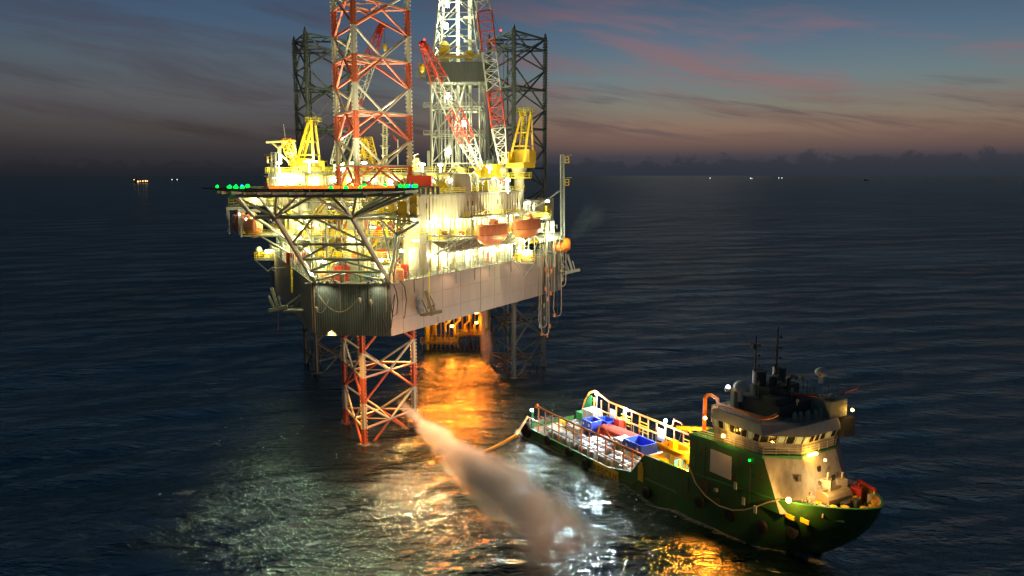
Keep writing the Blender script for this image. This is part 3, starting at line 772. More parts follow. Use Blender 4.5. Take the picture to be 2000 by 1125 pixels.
    # strips of light under the decks
    pw = 520 if sg > 0 else 420
    for i in range(8):
        a = A0 + 3 + i * 4.1
        strip(t, (out(a) + sg * .3, a, zr - .45), 1.3, dv); 
        strip(t, (out(a) - sg * .4, a + .8, zr - 6.9), 1.3, dv)
        if i % 2 == 0:
            lamp(t, (out(a) + sg * .9, a, zr - 1.2), pw, (1, .93, .66), .2, RF)
        else: lamp(t, (out(a) + sg * .8, a, zr - 7.6), pw, (1, .95, .72), .2, RF)
    for i in range(5):   # floodlights added off the walkway rail to brighten the upper wall
        a = A0 + 5 + i * 7.5; z = zr - 1.6 if i > 1 else zr - 3.2
        f = MB(RF); f.cbox((out(a) + sg * 4.6, a, z), (.35, .35, .35)); f.beam((out(a) + sg * 3, a, zr - 4.1), (out(a) + sg * 4.6, a, z), .08, .08); f.build('added_wall_light', GREY, t)
        lamp(t, (out(a) + sg * 5.6, a, z + .25), 5200, (1, .92, .55), .3, RF, spot=((out(a + 1), a + 1, zr + 3), 130), blend=1.)
    # things fixed on top: pipes, vents
    return t, out, inn, dv
hsS, outS, innS, dvS = house(1, 'long cream corrugated quarters block behind the two orange lifeboats')
hsP, outP, innP, dvP = house(-1, 'cream quarters block on the dark side behind the stairs and yellow lifeboats')
m = MB(RF)
m.lathe([(2.2, 0), (2.2, 3.2), (1.8, 3.9), (.4, 4.1)], (16, 27, 46.2), 14); m.build('domed_tank', CREAM, hsS, smooth=True)
for a in (15, 19, 23): 
    f = MB(RF); f.lathe([(.9, -1.6), (1.1, -1.4), (1.1, 1.4), (.9, 1.6)], (outS(a) - 3, a, 47.6), 12, 'y'); f.build('roof_drum', YELG, hsS, smooth=True)
for i in range(7):
    m = MB(RF); a = 14 + i * 4.4; b0 = outS(a) - 2 - (i % 3)
    m.path([(b0, a, 46.2), (b0, a, 48.6 + (i % 2)), (b0 - .7, a, 49.3 + (i % 2)), (b0 - 1.5, a, 48.6 + (i % 2))], .3, 8)
    m.build('vent_pipe', P_('vent_paint', (.6, .58, .45)), hsS, smooth=True)
m = MB(RF); m.stair((outS(18) - 1, 18, 46.2), (outS(22) - 1, 22, 49.5)); m.rails([(outS(16) - 4, 16, 46.2), (outS(40) - 4, 40, 46.2)], r=.05); m.build('roof_stair', YELG, hsS)
m = MB(RF); m.cbox((10.2, 12.8, 48.6), (4.6, 2.2, 2.4)); m.build('red_locker', RED, hsS)
m = MB(RF)
for i in range(6): m.tube((9.2 + i * .9, 11.7, 46.3), (9.2 + i * .9, 11.7, 47.8), .3, 8)
m.build('gas_bottle', P_('dark_blue_bottle', (.05, .07, .13)), hsS)

up = thing('upper_deckhouse', 'cream deckhouse with yellow railed roof behind the banded leg', 'deckhouse', rw(0, 26, 46), RZ)
def uph(b0, b1, a0, a1, z0, z1):
    m = MB(RF); m.box(b0, b1, a0, a1, z0, z1); m.corr((b0, a0 - .01), (b1, a0 - .01), z0 + .2, z1 - .2, .1, .8); m.corr((b1 + .01, a0), (b1 + .01, a1), z0 + .2, z1 - .2, .1, .8)
    m.build('wall', CREAM, up)
    m = MB(RF); m.box(b0 - .5, b1 + .5, a0 - .6, a1 + .5, z1, z1 + .22); m.build('roof', GREY, up)
    m = MB(RF); m.rails([(b0 - .4, a0 - .5, z1 + .2), (b1 + .4, a0 - .5, z1 + .2), (b1 + .4, a1, z1 + .2)], r=.055, step=1.3)
    m.rails([(b0 - .4, a0 - .5, z1 + .2), (b0 - .4, a1, z1 + .2)], r=.055, step=1.3)
    m.build('roof_rail', YELG, up)
uph(-16, 14, 26, 50, HT, 50.2); uph(-29, -16.2, 40, 56, 40, 50.2); uph(14.7, 24, 44, 60, 40, 49)
for i in range(8):
    b_ = -14 + i * 4
    strip(up, (b_, 25.6, 48.9), 1.4, (1, 0, 0))
    d = MB(RF); d.box(b_ - .5, b_ + .4, 25.82, 25.9, 46.1, 48.1); d.build('door', [WHITE, GREY, RED][i % 3], up)
    if i % 2 == 0: lamp(up, (b_, 24.2, 48.2), 260, (1, .93, .66), .2, RF)
for b_ in (-27, -22, -17.5): strip(up, (b_, 39.7, 49.2), 1.6, (1, 0, 0)); 
lamp(up, (-25, 38.6, 48.4), 650, (1, .93, .66), .2, RF); lamp(up, (-18.5, 38.6, 48.4), 500, (1, .93, .66), .2, RF)
# roof lamp posts
for k, (px, py, yy) in enumerate(((665, 321, 170), (712, 318, 176), (825, 321, 168), (955, 325, 174), (545, 318, 180), (860, 322, 178), (604, 314, 178), (992, 352, 172))):
    p = rl(at(px, py, yy)); z0 = 50.3 if k != 7 else 46
    f = MB(RF); f.tube((p.x, p.y, z0), (p.x, p.y, p.z), .07, 5); f.cbox((p.x, p.y, p.z), (1.0, .35, .35)); f.build('roof_floodlight', GWC if k == 3 else GW, up)
    lamp(up, (p.x, p.y - .8, p.z + .1), 1500 if k == 3 else 800, (.85, .95, 1) if k == 3 else (1, .95, .72), .3, RF)

# ------------------------------------------------------------------ derrick
DB = rl(at(897, 325, 214)); db, da = DB.x, DB.y
dk = thing('drilling_derrick', 'tall white lattice derrick with a grey wind wall and lamps inside', 'derrick', rw(db, da, 46), RZ)
F = RF @ Matrix.Translation((db, da, 0))
hwid = 6.3
def tower(z0, z1, w0, w1, bays, nm, r=.32, rb=.16):
    m = MB(F); rg = []
    for i in range(bays + 1):
        t = i / bays; ww = w0 + (w1 - w0) * t; z = z0 + (z1 - z0) * t; rg.append([(x * ww, y * ww, z) for x, y in ((-1, -1), (1, -1), (1, 1), (-1, 1))])
    for i in range(bays):
        for k in range(4):
            k2 = (k + 1) % 4; m.tube(rg[i][k], rg[i + 1][k], r, 6, cap=False)
            m.beam(rg[i + 1][k], rg[i + 1][k2], rb * 1.6, rb * 1.6)
            mid = tuple((rg[i + 1][k][j] + rg[i + 1][k2][j]) / 2 for j in range(3))
            m.tube(rg[i][k], mid, rb, 5, cap=False); m.tube(rg[i][k2], mid, rb, 5, cap=False)
    m.build(nm, WHITE, dk)
tower(46, 73.4, hwid, hwid, 4, 'lower_frame'); tower(78, 112, 6.0, 2.2, 8, 'upper_frame', .28, .14)
m = MB(F)
for s in (-1, 1):
    m.corr((-7.4, s * 6.7 if s < 0 else 6.7), (7.4, s * 6.7), 73.4, 78.2, .15, .5, side=-s)
    m.corr((s * 7.4, -6.7), (s * 7.4, 6.7), 73.4, 78.2, .15, .5, side=s)
m.build('wind_wall', P_('wind_wall_paint', (.17, .19, .19), .6), dk)
m = MB(F); m.box(-7.5, 7.5, -6.8, 6.8, 73.2, 73.4); m.build('monkey_board', GREY, dk)
m = MB(F); m.box(-9.6, -7.5, -6.8, -3, 74.5, 78); m.rails([(-10, -7, 74.5), (-7.6, -7, 74.5)], h=1.3, r=.05); m.rails([(-7.4, -6.8, 78.2), (7.4, -6.8, 78.2), (7.4, 6.8, 78.2)], r=.06); m.build('side_cabin', GREY, dk)
m = MB(F)
m.box(-4.2, -1.8, -5, -3, 78.6, 81.4); m.lathe([(1.3, 0), (1.5, 1.2), (.5, 2.4)], (-3, -4, 81.4), 10); m.box(2.5, 4.5, -5.4, -3.6, 78.6, 81.2); m.box(-6, 6.4, -5.8, -5.3, 79.2, 80)
m.build('racking_gear', YEL, dk)
m = MB(F)
for x in (-.5, 2.6): m.box(x, x + .9, .2, 1.2, 50, 108)
for z in (60, 66, 84, 90, 96): m.box(1.6, 5, -1, 0, z, z + .5)
m.build('guide_rail', WHITE, dk)
m = MB(F)
for i in range(9):
    for j in range(2): m.tube((-4.4 + i * .95, -2 + j * 1.2, 52), (-4.4 + i * .95, -2 + j * 1.2, 73 - (i % 3)), .16, 6)
m.build('drill_pipe', P_('drill_pipe_steel', (.32, .31, .28), .4, .6), dk)
m = MB(F); m.tube((-4.6, -5.2, 46.5), (2.2, -3.2, 73), .3, 6); m.tube((-1, -6.4, 46), (-1, -6.4, 60), .25, 6); m.box(-7.4, -6.8, -7, -6.4, 48, 56); m.build('raker', WHITE, dk)
for z in (60, 67):
    m = MB(F); m.box(-8.2, 7.2, -7.6, -6.4, z, z + .15); m.rails([(-8.2, -7.5, z), (7.2, -7.5, z)], r=.05); m.build('gallery', WHITE, dk)
for zz, x, pw in ((87.5, -2.6, 900), (82.6, -3.2, 900), (93, -2.2, 800), (70, -2, 500), (63, 2, 500), (56, -2, 500), (104, -1, 500)):
    f = MB(F); f.cbox((x, -3.4 if zz > 80 else -5, zz), (.8, .5, 1.5)); f.build('derrick_lamp', GWC if zz > 80 else GW, dk)
    lamp(dk, (x + .2, (-2.4 if zz > 80 else -4), zz), pw, (.95, 1, .85), .3, F)
# drill floor and cantilever
cf = thing('drill_floor', 'cluttered cream drill floor substructure under the derrick', 'drill floor', rw(db, da, HT), RZ)
m = MB(F); m.box(-9, 9, -9, 9, 45, 46); m.box(-9, -7.5, -9, 9, HT, 45); m.box(7.5, 9, -9, 9, HT, 45); m.box(-7, 7, 6, 8, HT, 45); m.build('substructure', CREAM, cf)
m = MB(F); m.box(-8.8, -3, -8.8, -4, 46, 49.5); m.box(3.4, 8.6, -8.9, -5, 46, 50.5); m.build('dog_house', CREAM, cf)
m = MB(F); m.rails([(-9, -9, 46), (9, -9, 46), (9, 9, 46)], r=.06); m.build('rail', YELG, cf)
m = MB(F); m.lathe([(1.2, 0), (1.2, 5), (.5, 6)], (7, -10.5, 46), 10); m.box(9.2, 11.5, -8, -3, 44, 52); m.tube((10, -9, 44), (10, -9, 55), .35, 8); m.build('standpipe', P_('pale_blue_tank', (.35, .42, .45)), cf)
lamp(cf, (0, -10, 50), 900, frame=RF @ Matrix.Translation((db, da, 0)), radius=.3)

# floodlights added to brighten the legs and derrick from below
for (b_, a, z), tg, pw in (((-5, 25, 51.2), (0, 12, 74), 40000), ((9, 25.5, 51.2), (1, 13, 66), 40000), ((4.5, -6.5, 48.6), (.3, 9, 66), 16000), ((-22, 47, 51.5), (-25, 64, 74), 14000), ((20, 50, 50.5), (26, 64, 74), 14000), ((14, 30, 51), (db, da, 90), 9000)):
    f = MB(RF); f.cbox((b_, a, z), (.6, .5, .6)); f.build('added_leg_light', GREY, up)
    lamp(up, (b_, a - .1, z + .5), pw, (1, .95, .7), .3, RF, spot=(tg, 75), blend=.8)

# galleries, scaffolds and lamps over the bow, behind the helideck truss
bg_ = thing('bow_gallery', 'yellow railed galleries with stairs and pipes stacked between the bow struts', 'gallery', rw(0, 3, HT), RZ)
for z, b0, b1, a0, a1 in ((35.4, -7.2, 7.6, 1.6, 3.4), (39.2, -8.6, 9.4, 1.2, 3.6), (45.4, -9, 8.6, -4.4, -2.6)):
    m = MB(RF); m.box(b0, b1, a0, a1, z - .18, z); m.build('floor', GREY, bg_)
    m = MB(RF); m.rails([(b0, a0, z), (b1, a0, z), (b1, a1, z)], r=.06, step=1.1, bars=3); m.build('rail', YEL, bg_)
r_ = random.Random(21)
for k, mt in enumerate((YELG, GREY, CREAM, YEL, WHITE, RED)):
    m = MB(RF)
    for i in range(7):
        x = r_.uniform(-8, 8.4); a = r_.uniform(1.8, 3.6); z0 = r_.choice((HT, 35.4, 39.2)); z1 = z0 + r_.uniform(2, 5)
        m.path([(x, a, z0), (x, a, z1), (x + r_.uniform(-2.4, 2.4), a - .2, z1 + .1), (x + r_.uniform(-2.4, 2.4), a - .2, z1 + 1.4)], r_.uniform(.08, .16), 6)
    m.build('pipe_run', mt, bg_, smooth=True)
for k, mt in enumerate((WHITE, YEL, CREAM, RED, YELG, GREY)):
    for i in range(3):
        z0 = r_.choice((35.4, 39.2)); h = r_.uniform(.9, 2.2); x = r_.uniform(-7, 7.6)
        m = MB(RF); m.cbox((x, 2.7, z0 + h / 2), (r_.uniform(.6, 1.8), .8, h)); m.build('cabinet', mt, bg_)
m = MB(RF); m.stair((-6, 2.4, HT), (-3, 2.4, 35.4)); m.stair((2, 2.4, 35.4), (5, 2.4, 39.2)); m.stair((-7.5, 0, 41), (-3, -3, 45.4)); m.build('stair', YEL, bg_)
for b_, a, z, pw in ((-5.5, .6, 34.6, 420), (0, .5, 38.4, 420), (5, .6, 34.8, 520), (-7, .4, 42, 520), (6.6, .4, 42.4, 520), (1, -1, 46.6, 520), (-3.4, -1, 46.4, 420), (-10.6, 6, 40, 600), (10.6, 5, 38, 600)):
    f = MB(RF); f.beam((b_ - .6, a + .3, z + .3), (b_ + .6, a + .3, z + .3), .2, .2); f.build('strip_lamp', GW, bg_)
    lamp(bg_, (b_, a, z), pw * .8, (1, .93, .62), .2, RF)
# fittings in front of the upper deckhouse wall
for i in range(12):
    x = -15 + i * 2.4; m = MB(RF); h = r_.uniform(.8, 2.6)
    m.cbox((x, 24.9 + r_.uniform(-.3, .3), 46.05 + h / 2), (r_.uniform(.5, 1.5), .7, h)); m.build('wall_locker', r_.choice([GREY, YEL, CREAM, RED, YELG]), up)
m = MB(RF)
for i in range(9): x = -15.4 + i * 3.3; m.path([(x, 25.4, 46.1), (x, 25.4, 49.6), (x + r_.uniform(.6, 2), 25.4, 49.9)], .14, 6)
m.tube((-16, 25.5, 47.6), (14, 25.5, 47.6), .1, 6); m.tube((-16, 25.5, 49.8), (14, 25.5, 49.8), .12, 6); m.build('wall_pipe', YELG, up)

# lamps added on the bow deck to brighten the helideck underside
for b_, pw in ((-5.6, 12000), (5.6, 12000), (0, 9000)):
    f = MB(RF); f.cbox((b_, -.5, HT + .7), (.5, .4, .4)); f.build('added_truss_light', GREY, hull)
    lamp(hull, (b_, -.9, HT + 1.1), pw, (1, .95, .6), .25, RF, spot=((b_ * .8, -16, HZ), 95), blend=1.)

# ------------------------------------------------------------------ cranes
def crane(label, base, zped0, ztop, head, foot, tip, aframe=True, secs=6, redfirst=False, cabside=1, w=2.0):
    t = thing('pedestal_crane', label, 'crane', (base.x, base.y, zped0), 0, 'pedestal cranes of the rig')
    base = Vector(base); foot, tip = Vector(foot), Vector(tip)
    d = (tip - foot); d.z = 0; d = d.normalized() if d.length > .5 else Vector((1, 0, 0)); s = Vector((d.y, -d.x, 0))
    m = MB(); m.tube((base.x, base.y, zped0), (base.x, base.y, ztop - 2.2), 1.15, 14); m.tube((base.x, base.y, ztop - 2.2), (base.x, base.y, ztop), 1.2, 14, r2=1.9)
    m.build('pedestal', CREAM, t, smooth=True)
    m = MB()
    n = 10; pts = [(base.x + 2.9 * math.cos(2 * math.pi * k / n), base.y + 2.9 * math.sin(2 * math.pi * k / n), ztop - 2.2) for k in range(n)]
    m.rails(pts, True, r=.05); m.lathe([(2.9, ztop - 2.4), (2.9, ztop - 2.2)], (base.x, base.y, 0), 10); m.build('ring_walkway', YELG, t)
    c = base - d * 1.0; M = MB()
    def fb(f0, f1, s0, s1, z0, z1, mb):
        vs = [base + d * f + s * e + Vector((0, 0, z - base.z)) for z in (z0, z1) for f, e in ((f0, s0), (f1, s0), (f1, s1), (f0, s1))]
        mb.add(vs, [(3, 2, 1, 0), (4, 5, 6, 7), (0, 1, 5, 4), (1, 2, 6, 5), (2, 3, 7, 6), (3, 0, 4, 7)])
    m = MB(); fb(-4.2, 2.6, -2.2, 2.2, ztop, ztop + 1.1, m); fb(-4.2, -.5, -2.4, 2.4, ztop + 1.1, ztop + 4.2, m); m.build('machinery_house', YEL, t)
    m = MB(); sg = cabside; fb(.2, 2.8, sg * 1.4, sg * 3.2, ztop + 1.1, ztop + 3.6, m); m.build('cab', YEL, t)
    m = MB(); fb(2.75, 2.85, sg * 1.6, sg * 3.0, ztop + 2.1, ztop + 3.3, m); fb(.6, 2.4, sg * 3.18, sg * 3.26, ztop + 2.1, ztop + 3.3, m); m.build('cab_window', GLASS, t)
    if aframe:
        hd_ = Vector(head); m = MB()
        for e in (-1, 1):
            top = hd_ + s * (e * 1.1)
            m.beam(base + d * 1.6 + s * (e * 1.9) + Vector((0, 0, ztop + 1 - base.z)), top, .38, .5)
            m.beam(base - d * 3.6 + s * (e * 1.9) + Vector((0, 0, ztop + 1 - base.z)), top - d * .8, .38, .5)
        for fz in (.35, .62):
            a = (base + d * 1.6 + Vector((0, 0, ztop + 1 - base.z))).lerp(hd_, fz); b_ = (base - d * 3.6 + Vector((0, 0, ztop + 1 - base.z))).lerp(hd_, fz); wd = 1.9 + (1.1 - 1.9) * fz
            m.beam(a - s * wd, a + s * wd, .25, .25); m.beam(a - s * wd, b_ - s * wd, .25, .25); m.beam(a + s * wd, b_ + s * wd, .25, .25)
        m.beam(hd_ - s * 1.5, hd_ + s * 1.5, 1.0, .8)
        m.build('a_frame', YEL, t)
        m = MB(); m.ladder(base - d * 3.4 + s * .5 + Vector((0, 0, ztop + 1 - base.z)), hd_ - d * .9 + s * .5, .6)
        pl = [hd_ + d * i * 1.3 + s * j * 1.7 + Vector((0, 0, .1)) for i, j in ((-1, -1), (1, -1), (1, 1), (-1, 1))]
        m.rails(pl, True, r=.05); m.build('a_frame_rail', YELG, t)
        m = MB()
        for e in (-1, 1): m.tube(hd_ - d * .2 + s * e * .7 - Vector((0, 0, 0)), hd_ + d * .5 + s * e * .7, .55, 10)
        m.build('sheave', DARK, t)
    L = (tip - foot).length
    for i in range(secs):
        p, q = foot.lerp(tip, i / secs), foot.lerp(tip, (i + 1) / secs)
        wa = w * (.55 + .45 * min(1, i / 1.)) if i == 0 else w; wb = w
        if i == secs - 1: wb = w * .45
        m = MB(); m.boom(p, q, wa, wb, max(2, int(L / secs / 1.7)), .13, .075); isred = (i % 2 == 0) == redfirst
        m.build('boom_section', RED if isred else WHITE, t)
    bd = (tip - foot).normalized()
    m = MB(); m.beam(tip - bd * 1.4, tip + bd * 1.2, .9, .9); m.tube(tip - s * .6, tip + s * .6, .7, 10); m.beam(tip, tip + d * 1.8 + Vector((0, 0, .5)), .3, .4); m.build('boom_head', RED, t)
    hp = tip + d * .9 + Vector((0, 0, -4.2))
    m = MB(); m.tube(tip + d * .9, hp, .045, 4); m.build('hoist_wire', DARK, t)
    m = MB(); m.lathe([(.05, -.9), (.42, -.5), (.5, .3), (.3, .8), (.08, 1.0)], hp, 8); m.build('hook_block', YEL, t)
    m = MB()
    anchor = Vector(head) if aframe else base + Vector((0, 0, ztop + 5 - base.z))
    for e in (-.5, .5):
        m.tube(anchor + s * e, foot.lerp(tip, .93) + s * e * .5, .05, 4)
    m.tube(anchor, foot.lerp(tip, .5), .04, 4); m.build('luffing_wire', DARK, t)
    m = MB(); m.tube(tip, tip + Vector((0, 0, 1.3)), .05, 4); m.ball(tip + Vector((0, 0, 1.4)), .2); m.build('warning_lamp', GR, t)
    return t
# lit-side crane with its tall boom
bx = rw(27, 47, 0); bx = at(1014, 350, 186); bx = Vector((bx.x, bx.y, 0))
crS = crane('yellow crane on a tall cream pedestal by the hanging hoses, boom steeply raised', bx, 31.2, 51.5,
            at(1027, 222, 184), at(982, 318, 182), at(936, -60, 172), cabside=1, secs=5, redfirst=False, w=3.0)
bx2 = at(950, 330, 186); bx2 = Vector((bx2.x, bx2.y, 0))
crC = crane('crane whose red and white boom leans across the front of the derrick', bx2, 40, 48.2,
            at(940, 300, 184), at(936, 328, 180), at(829, 92, 162), aframe=False, secs=4, redfirst=False, w=2.5)
bx3 = at(608, 330, 192); bx3 = Vector((bx3.x, bx3.y, 0))
crP = crane('yellow crane with tall frame on the dark side, its boom rising behind the banded leg', bx3, 40, 49.6,
            at(612, 240, 190), at(652, 322, 186), at(743, 55, 184), cabside=-1, secs=4, redfirst=False, w=2.4)
lamp(crP, at(607, 312, 186), 900, radius=.25); lamp(crS, at(990, 345, 180), 900, radius=.25)
lamp(crS, at(1000, 300, 178), 500, (1, .85, .4), .2); lamp(crP, at(598, 290, 184), 500, (1, .85, .4), .2)
lamp(crC, at(915, 290, 168), 900, (1, .9, .75), .2); lamp(crC, at(868, 180, 158), 700, (1, .95, .85), .2)
f = MB()
for p in (at(607, 316, 186),): f.cbox(p, (3.2, .25, .25))
f.build('strip_lamp', GW, crP)

# yellow burner boom stand on the dark side of the roof
bs = thing('boom_rest', 'yellow braced boom rest and gantry on the dark side roof corner', 'boom rest', at(560, 320, 180))
def T(a, b, r, m, Yd=180, Y2=None): m.tube(at(*a, Yd), at(*b, Y2 or Yd), r, 6)
m = MB(); T((520, 277), (562, 275), .35, m); T((548, 318), (545, 285), .4, m, 181); T((545, 290), (530, 277), .22, m); T((545, 290), (560, 277), .22, m); T((543, 296), (566, 318), .22, m); m.build('gantry', P_('pale_gantry_paint', (.62, .56, .30)), bs)
m = MB(); m.boom(at(558, 272, 179), at(574, 320, 181), 1.8, 1.8, 6, .14, .08, 1.2, 1.2); m.build('lattice_rest', YEL, bs)
m = MB(); T((571, 300), (571, 276), .12, m); m.beam(at(566, 276, 180), at(578, 276, 180), .2, .2); T((557, 270), (554, 243), .05, m); m.build('lamp_post', WHITE, bs)
MB().cbox(at(571, 275, 180), (1.2, .3, .3)).build('orange_lamp', GO, bs); lamp(bs, at(571, 271, 179.5), 300, (1, .45, .1), .15)
m = MB(); m.lathe([(.4, 0), (.55, 1.5), (.2, 3.2)], at(575, 305, 180.5), 8); m.build('float', WHITE, bs)
# second boom rest and mast behind banded leg
m2 = thing('boom_cradle', 'yellow lattice boom cradle standing just left of the roof mast', 'boom rest', at(722, 325, 184))
m = MB(); m.boom(at(715, 270, 183), at(728, 322, 185), 1.9, 1.9, 6, .14, .08); m.tube(at(706, 268, 184), at(714, 322, 184), .35, 7); m.tube(at(714, 270, 184), at(700, 322, 184), .3, 7); m.build('lattice', YEL, m2)
mm_ = thing('radio_mast', 'cream radio mast with short cross arms above the deckhouse roof', 'mast', at(753, 325, 178))
m = MB(); m.boom(at(752, 325, 178), at(752, 246, 178), .9, .8, 9, .1, .06); m.build('mast_frame', CREAM, mm_)
m = MB()
for y, wd in ((240, 3.2), (262, 2), (285, 2.2)): m.beam(at(752, y, 178) - Vector((wd / 2, 0, 0)), at(752, y, 178) + Vector((wd / 2, 0, 0)), .15, .15)
for y in (246, 266, 290, 305): m.lathe([(.75, 0), (.75, .25), (.3, .3)], at(752, y, 178), 8)
m.tube(at(744, 240, 178), at(744, 232, 178), .05, 4); m.tube(at(760, 240, 178), at(760, 230, 178), .05, 4); m.build('cross_arm', CREAM, mm_)
fl = thing('flag_pole', 'slim pole with a small drooping flag right of the roof mast', 'flag pole', at(777, 325, 172))
m = MB(); m.tube(at(777, 325, 172), at(777, 272, 172), .1, 6); m.build('pole', WHITE, fl)
m = MB(); a, b = at(768, 264, 172), at(777, 274, 172); m.add([a, a + Vector((0, .05, -.5)), b + Vector((0, .2, -.7)), b], [(0, 1, 2, 3)]); m.build('flag', RED, fl)
# the chevron cage masts at both sides
def cage_mast(label, x, y0, y1, Yd, arms, side, w_):
    t = thing('signal_mast', label, 'mast', at(x, y1, Yd), 0, 'tall signal masts at the hull sides')
    m = MB(); m.boom(at(x, y1, Yd), at(x - 1, y0, Yd), w_, w_, max(5, int((y1 - y0) / 9)), .13, .07); m.build('mast_frame', GREY, t)
    for ya in arms:
        p = at(x, ya, Yd); q = p + Vector((side * 2.2, 0, 0))
        m = MB(); m.beam(p - Vector((side * .4, 0, 0)), q, .14, .12); m.build('arm', GREY, t)
        c = p + Vector((side * 1.0, 0, -1.1)); m = MB()
        for z in (-.7, 0, .7):
            m.beam(c + Vector((-.45, -.3, z)), c + Vector((.45, -.3, z)), .16, .16); m.beam(c + Vector((-.45, .3, z)), c + Vector((.45, .3, z)), .16, .16)
        for e in (-.45, .45):
            for g_ in (-.3, .3): m.beam(c + Vector((e, g_, -.75)), c + Vector((e, g_, .75)), .16, .16)
        m.build('signal_cage', YEL, t)
    return t
m_s = cage_mast('tall slim mast with two yellow cages at the far lit corner of the hull', 1099, 302, 468, 190, (303, 347), 1, .8)
cage_mast('short mast with two yellow cages beyond the helideck edge', 535, 298, 356, 176, (302, 344), -1, .9)
m = MB(); m.tube(at(1096, 370, 190), at(1040, 410, 188), .12, 5); m.tube(at(1096, 372, 190), at(1046, 404, 186), .12, 5); m.build('stay', GREY, m_s)

# ------------------------------------------------------------------ lifeboats
def lifeboat(label, c, rz, mat, group, L=10.5, roll=0):
    t = thing('lifeboat', label, 'lifeboat', c, rz, group)
    M = Matrix.Translation(c) @ Matrix.Rotation(rz, 4, 'Z')
    def loft(st, nm, mt):
        vs = []; k = len(st[0][1])
        for x, pts in st: vs += [(x, y, z) for y, z in pts]
        fs = [(i * k + j, i * k + j + 1, (i + 1) * k + j + 1, (i + 1) * k + j) for i in range(len(st) - 1) for j in range(k - 1)]
        fs += [tuple(range(k)), tuple(reversed(range((len(st) - 1) * k, len(st) * k)))]
        return MB(M).add(vs, fs).build(nm, mt, t, smooth=True)
    H = L / 2; hullst, topst = [], []
    for i in range(13):
        u = -1 + i / 6; x = u * H; ta = max(.05, (1 - abs(u) ** 4.5)) ** .55
        hb = 1.85 * ta; kz = -2.2 + 1.9 * abs(u) ** 4
        hullst.append((x, [(-hb, 0), (-hb * .93, kz * .45), (-hb * .5, kz * .88), (0, kz), (hb * .5, kz * .88), (hb * .93, kz * .45), (hb, 0)]))
        hh = 2.1 * (.78 if abs(u) > .9 else 1)
        topst.append((x, [(hb * 1.02, .02), (hb * .97, hh * .7), (hb * .78, hh * .97), (0, hh * 1.05), (-hb * .78, hh * .97), (-hb * .97, hh * .7), (-hb * 1.02, .02)]))
    loft(hullst, 'boat_hull', mat); loft(topst, 'canopy', mat)
    m = MB(M); m.lathe([(1.1, 2.0), (1.0, 2.7), (.5, 3.1), (.1, 3.15)], (H * .15, 0, 0), 10); m.build('conning_cover', mat, t)
    m = MB(M)
    for s in (-1, 1):
        for i in range(12):
            u0, u1 = -.96 + i * .16, -.96 + (i + 1) * .16
            f0 = 1.79 * max(.04, 1 - abs(u0) ** 4.5) ** .55; f1 = 1.79 * max(.04, 1 - abs(u1) ** 4.5) ** .55
            m.beam((u0 * H, s * f0, 0), (u1 * H, s * f1, 0), .12, .14)
    m.build('fender_band', DARK, t)
    m = MB(M)
    for i in range(5): 
        for s in (-1, 1): m.box(-2 + i * 1.1, -1.55 + i * 1.1, s * 1.62 - .03, s * 1.62 + .03, .35, .7)
    m.build('window', GLASS, t)
    for x in (-H * .7, H * .7): m = MB(M); m.tube((x, 0, 1.4), (x, 0, 3.5), .06, 5); m.beam((x, -1.4, 3.5), (x, 2.7, 3.5), .3, .4); m.beam((x, 2.6, -1.8), (x, 2.5, 3.5), .28, .35); m.build('davit', GREY, t)
    return t
rb_ = math.atan2(.863, .506)
c1 = at(960, 457, 164); c2 = at(1028, 446, 176)
lifeboat('orange enclosed lifeboat on davits, the nearer of the two on the lit side', c1, rb_, ORGS, 'orange lifeboats on the lit side')
lifeboat('orange enclosed lifeboat on davits, the farther one next to the hose rack', c2, rb_, ORGS, 'orange lifeboats on the lit side')
rbp = math.atan2(.92, -.38)
lifeboat('orange covered lifeboat on the dark side, the one nearer the stairs', at(494, 444, 168), rbp, ORGS, 'lifeboats on the dark side', 9.5)
lifeboat('orange covered lifeboat on the dark side, the outermost one', at(470, 438, 176), rbp, ORGS, 'lifeboats on the dark side', 9.5)
lp = thing('boat_platform', 'grey cantilevered platform with white cabin under the dark side lifeboats', 'platform', at(530, 456, 166))
p0 = rl(at(480, 458, 166)); zf = p0.z
m = MB(RF); m.box(p0.x, p0.x + 17, p0.y - 2, p0.y + 6, zf - .3, zf); m.build('floor', STEEL, lp)
m = MB(RF); m.rails([(p0.x, p0.y - 1.9, zf), (p0.x + 17, p0.y - 1.9, zf)], r=.05); m.build('rail', YELG, lp)
m = MB(RF); m.box(p0.x + 10, p0.x + 15, p0.y, p0.y + 3, zf + .02, zf + 2.4); m.build('cabin', WHITE, lp)
m = MB(RF)
for i in range(3): m.tube((p0.x + 2 + i * 4, p0.y + 1, zf), (p0.x + 12 + i * 2, p0.y + 2, HT + .3), .2, 6)
m.build('brace', STEEL, lp)
lamp(lp, (p0.x + 2, p0.y - 1, zf + 3.6), 700, (1, .8, .35), .15, RF); lamp(lp, (p0.x + 9, p0.y + 1, zf + 3.4), 700, (1, .9, .5), .15, RF); lamp(lp, (p0.x + 8, p0.y + 2, zf - 1.6), 500, (1, .95, .7), .15, RF)
f = MB(RF); f.cbox((p0.x - 1.8, p0.y + 2, zf + 4.1), (.4, .4, .4)); f.cbox((p0.x + .8, p0.y - 1, zf + 3.2), (.5, .3, .4)); f.build('bulkhead_lamp', GW, lp)
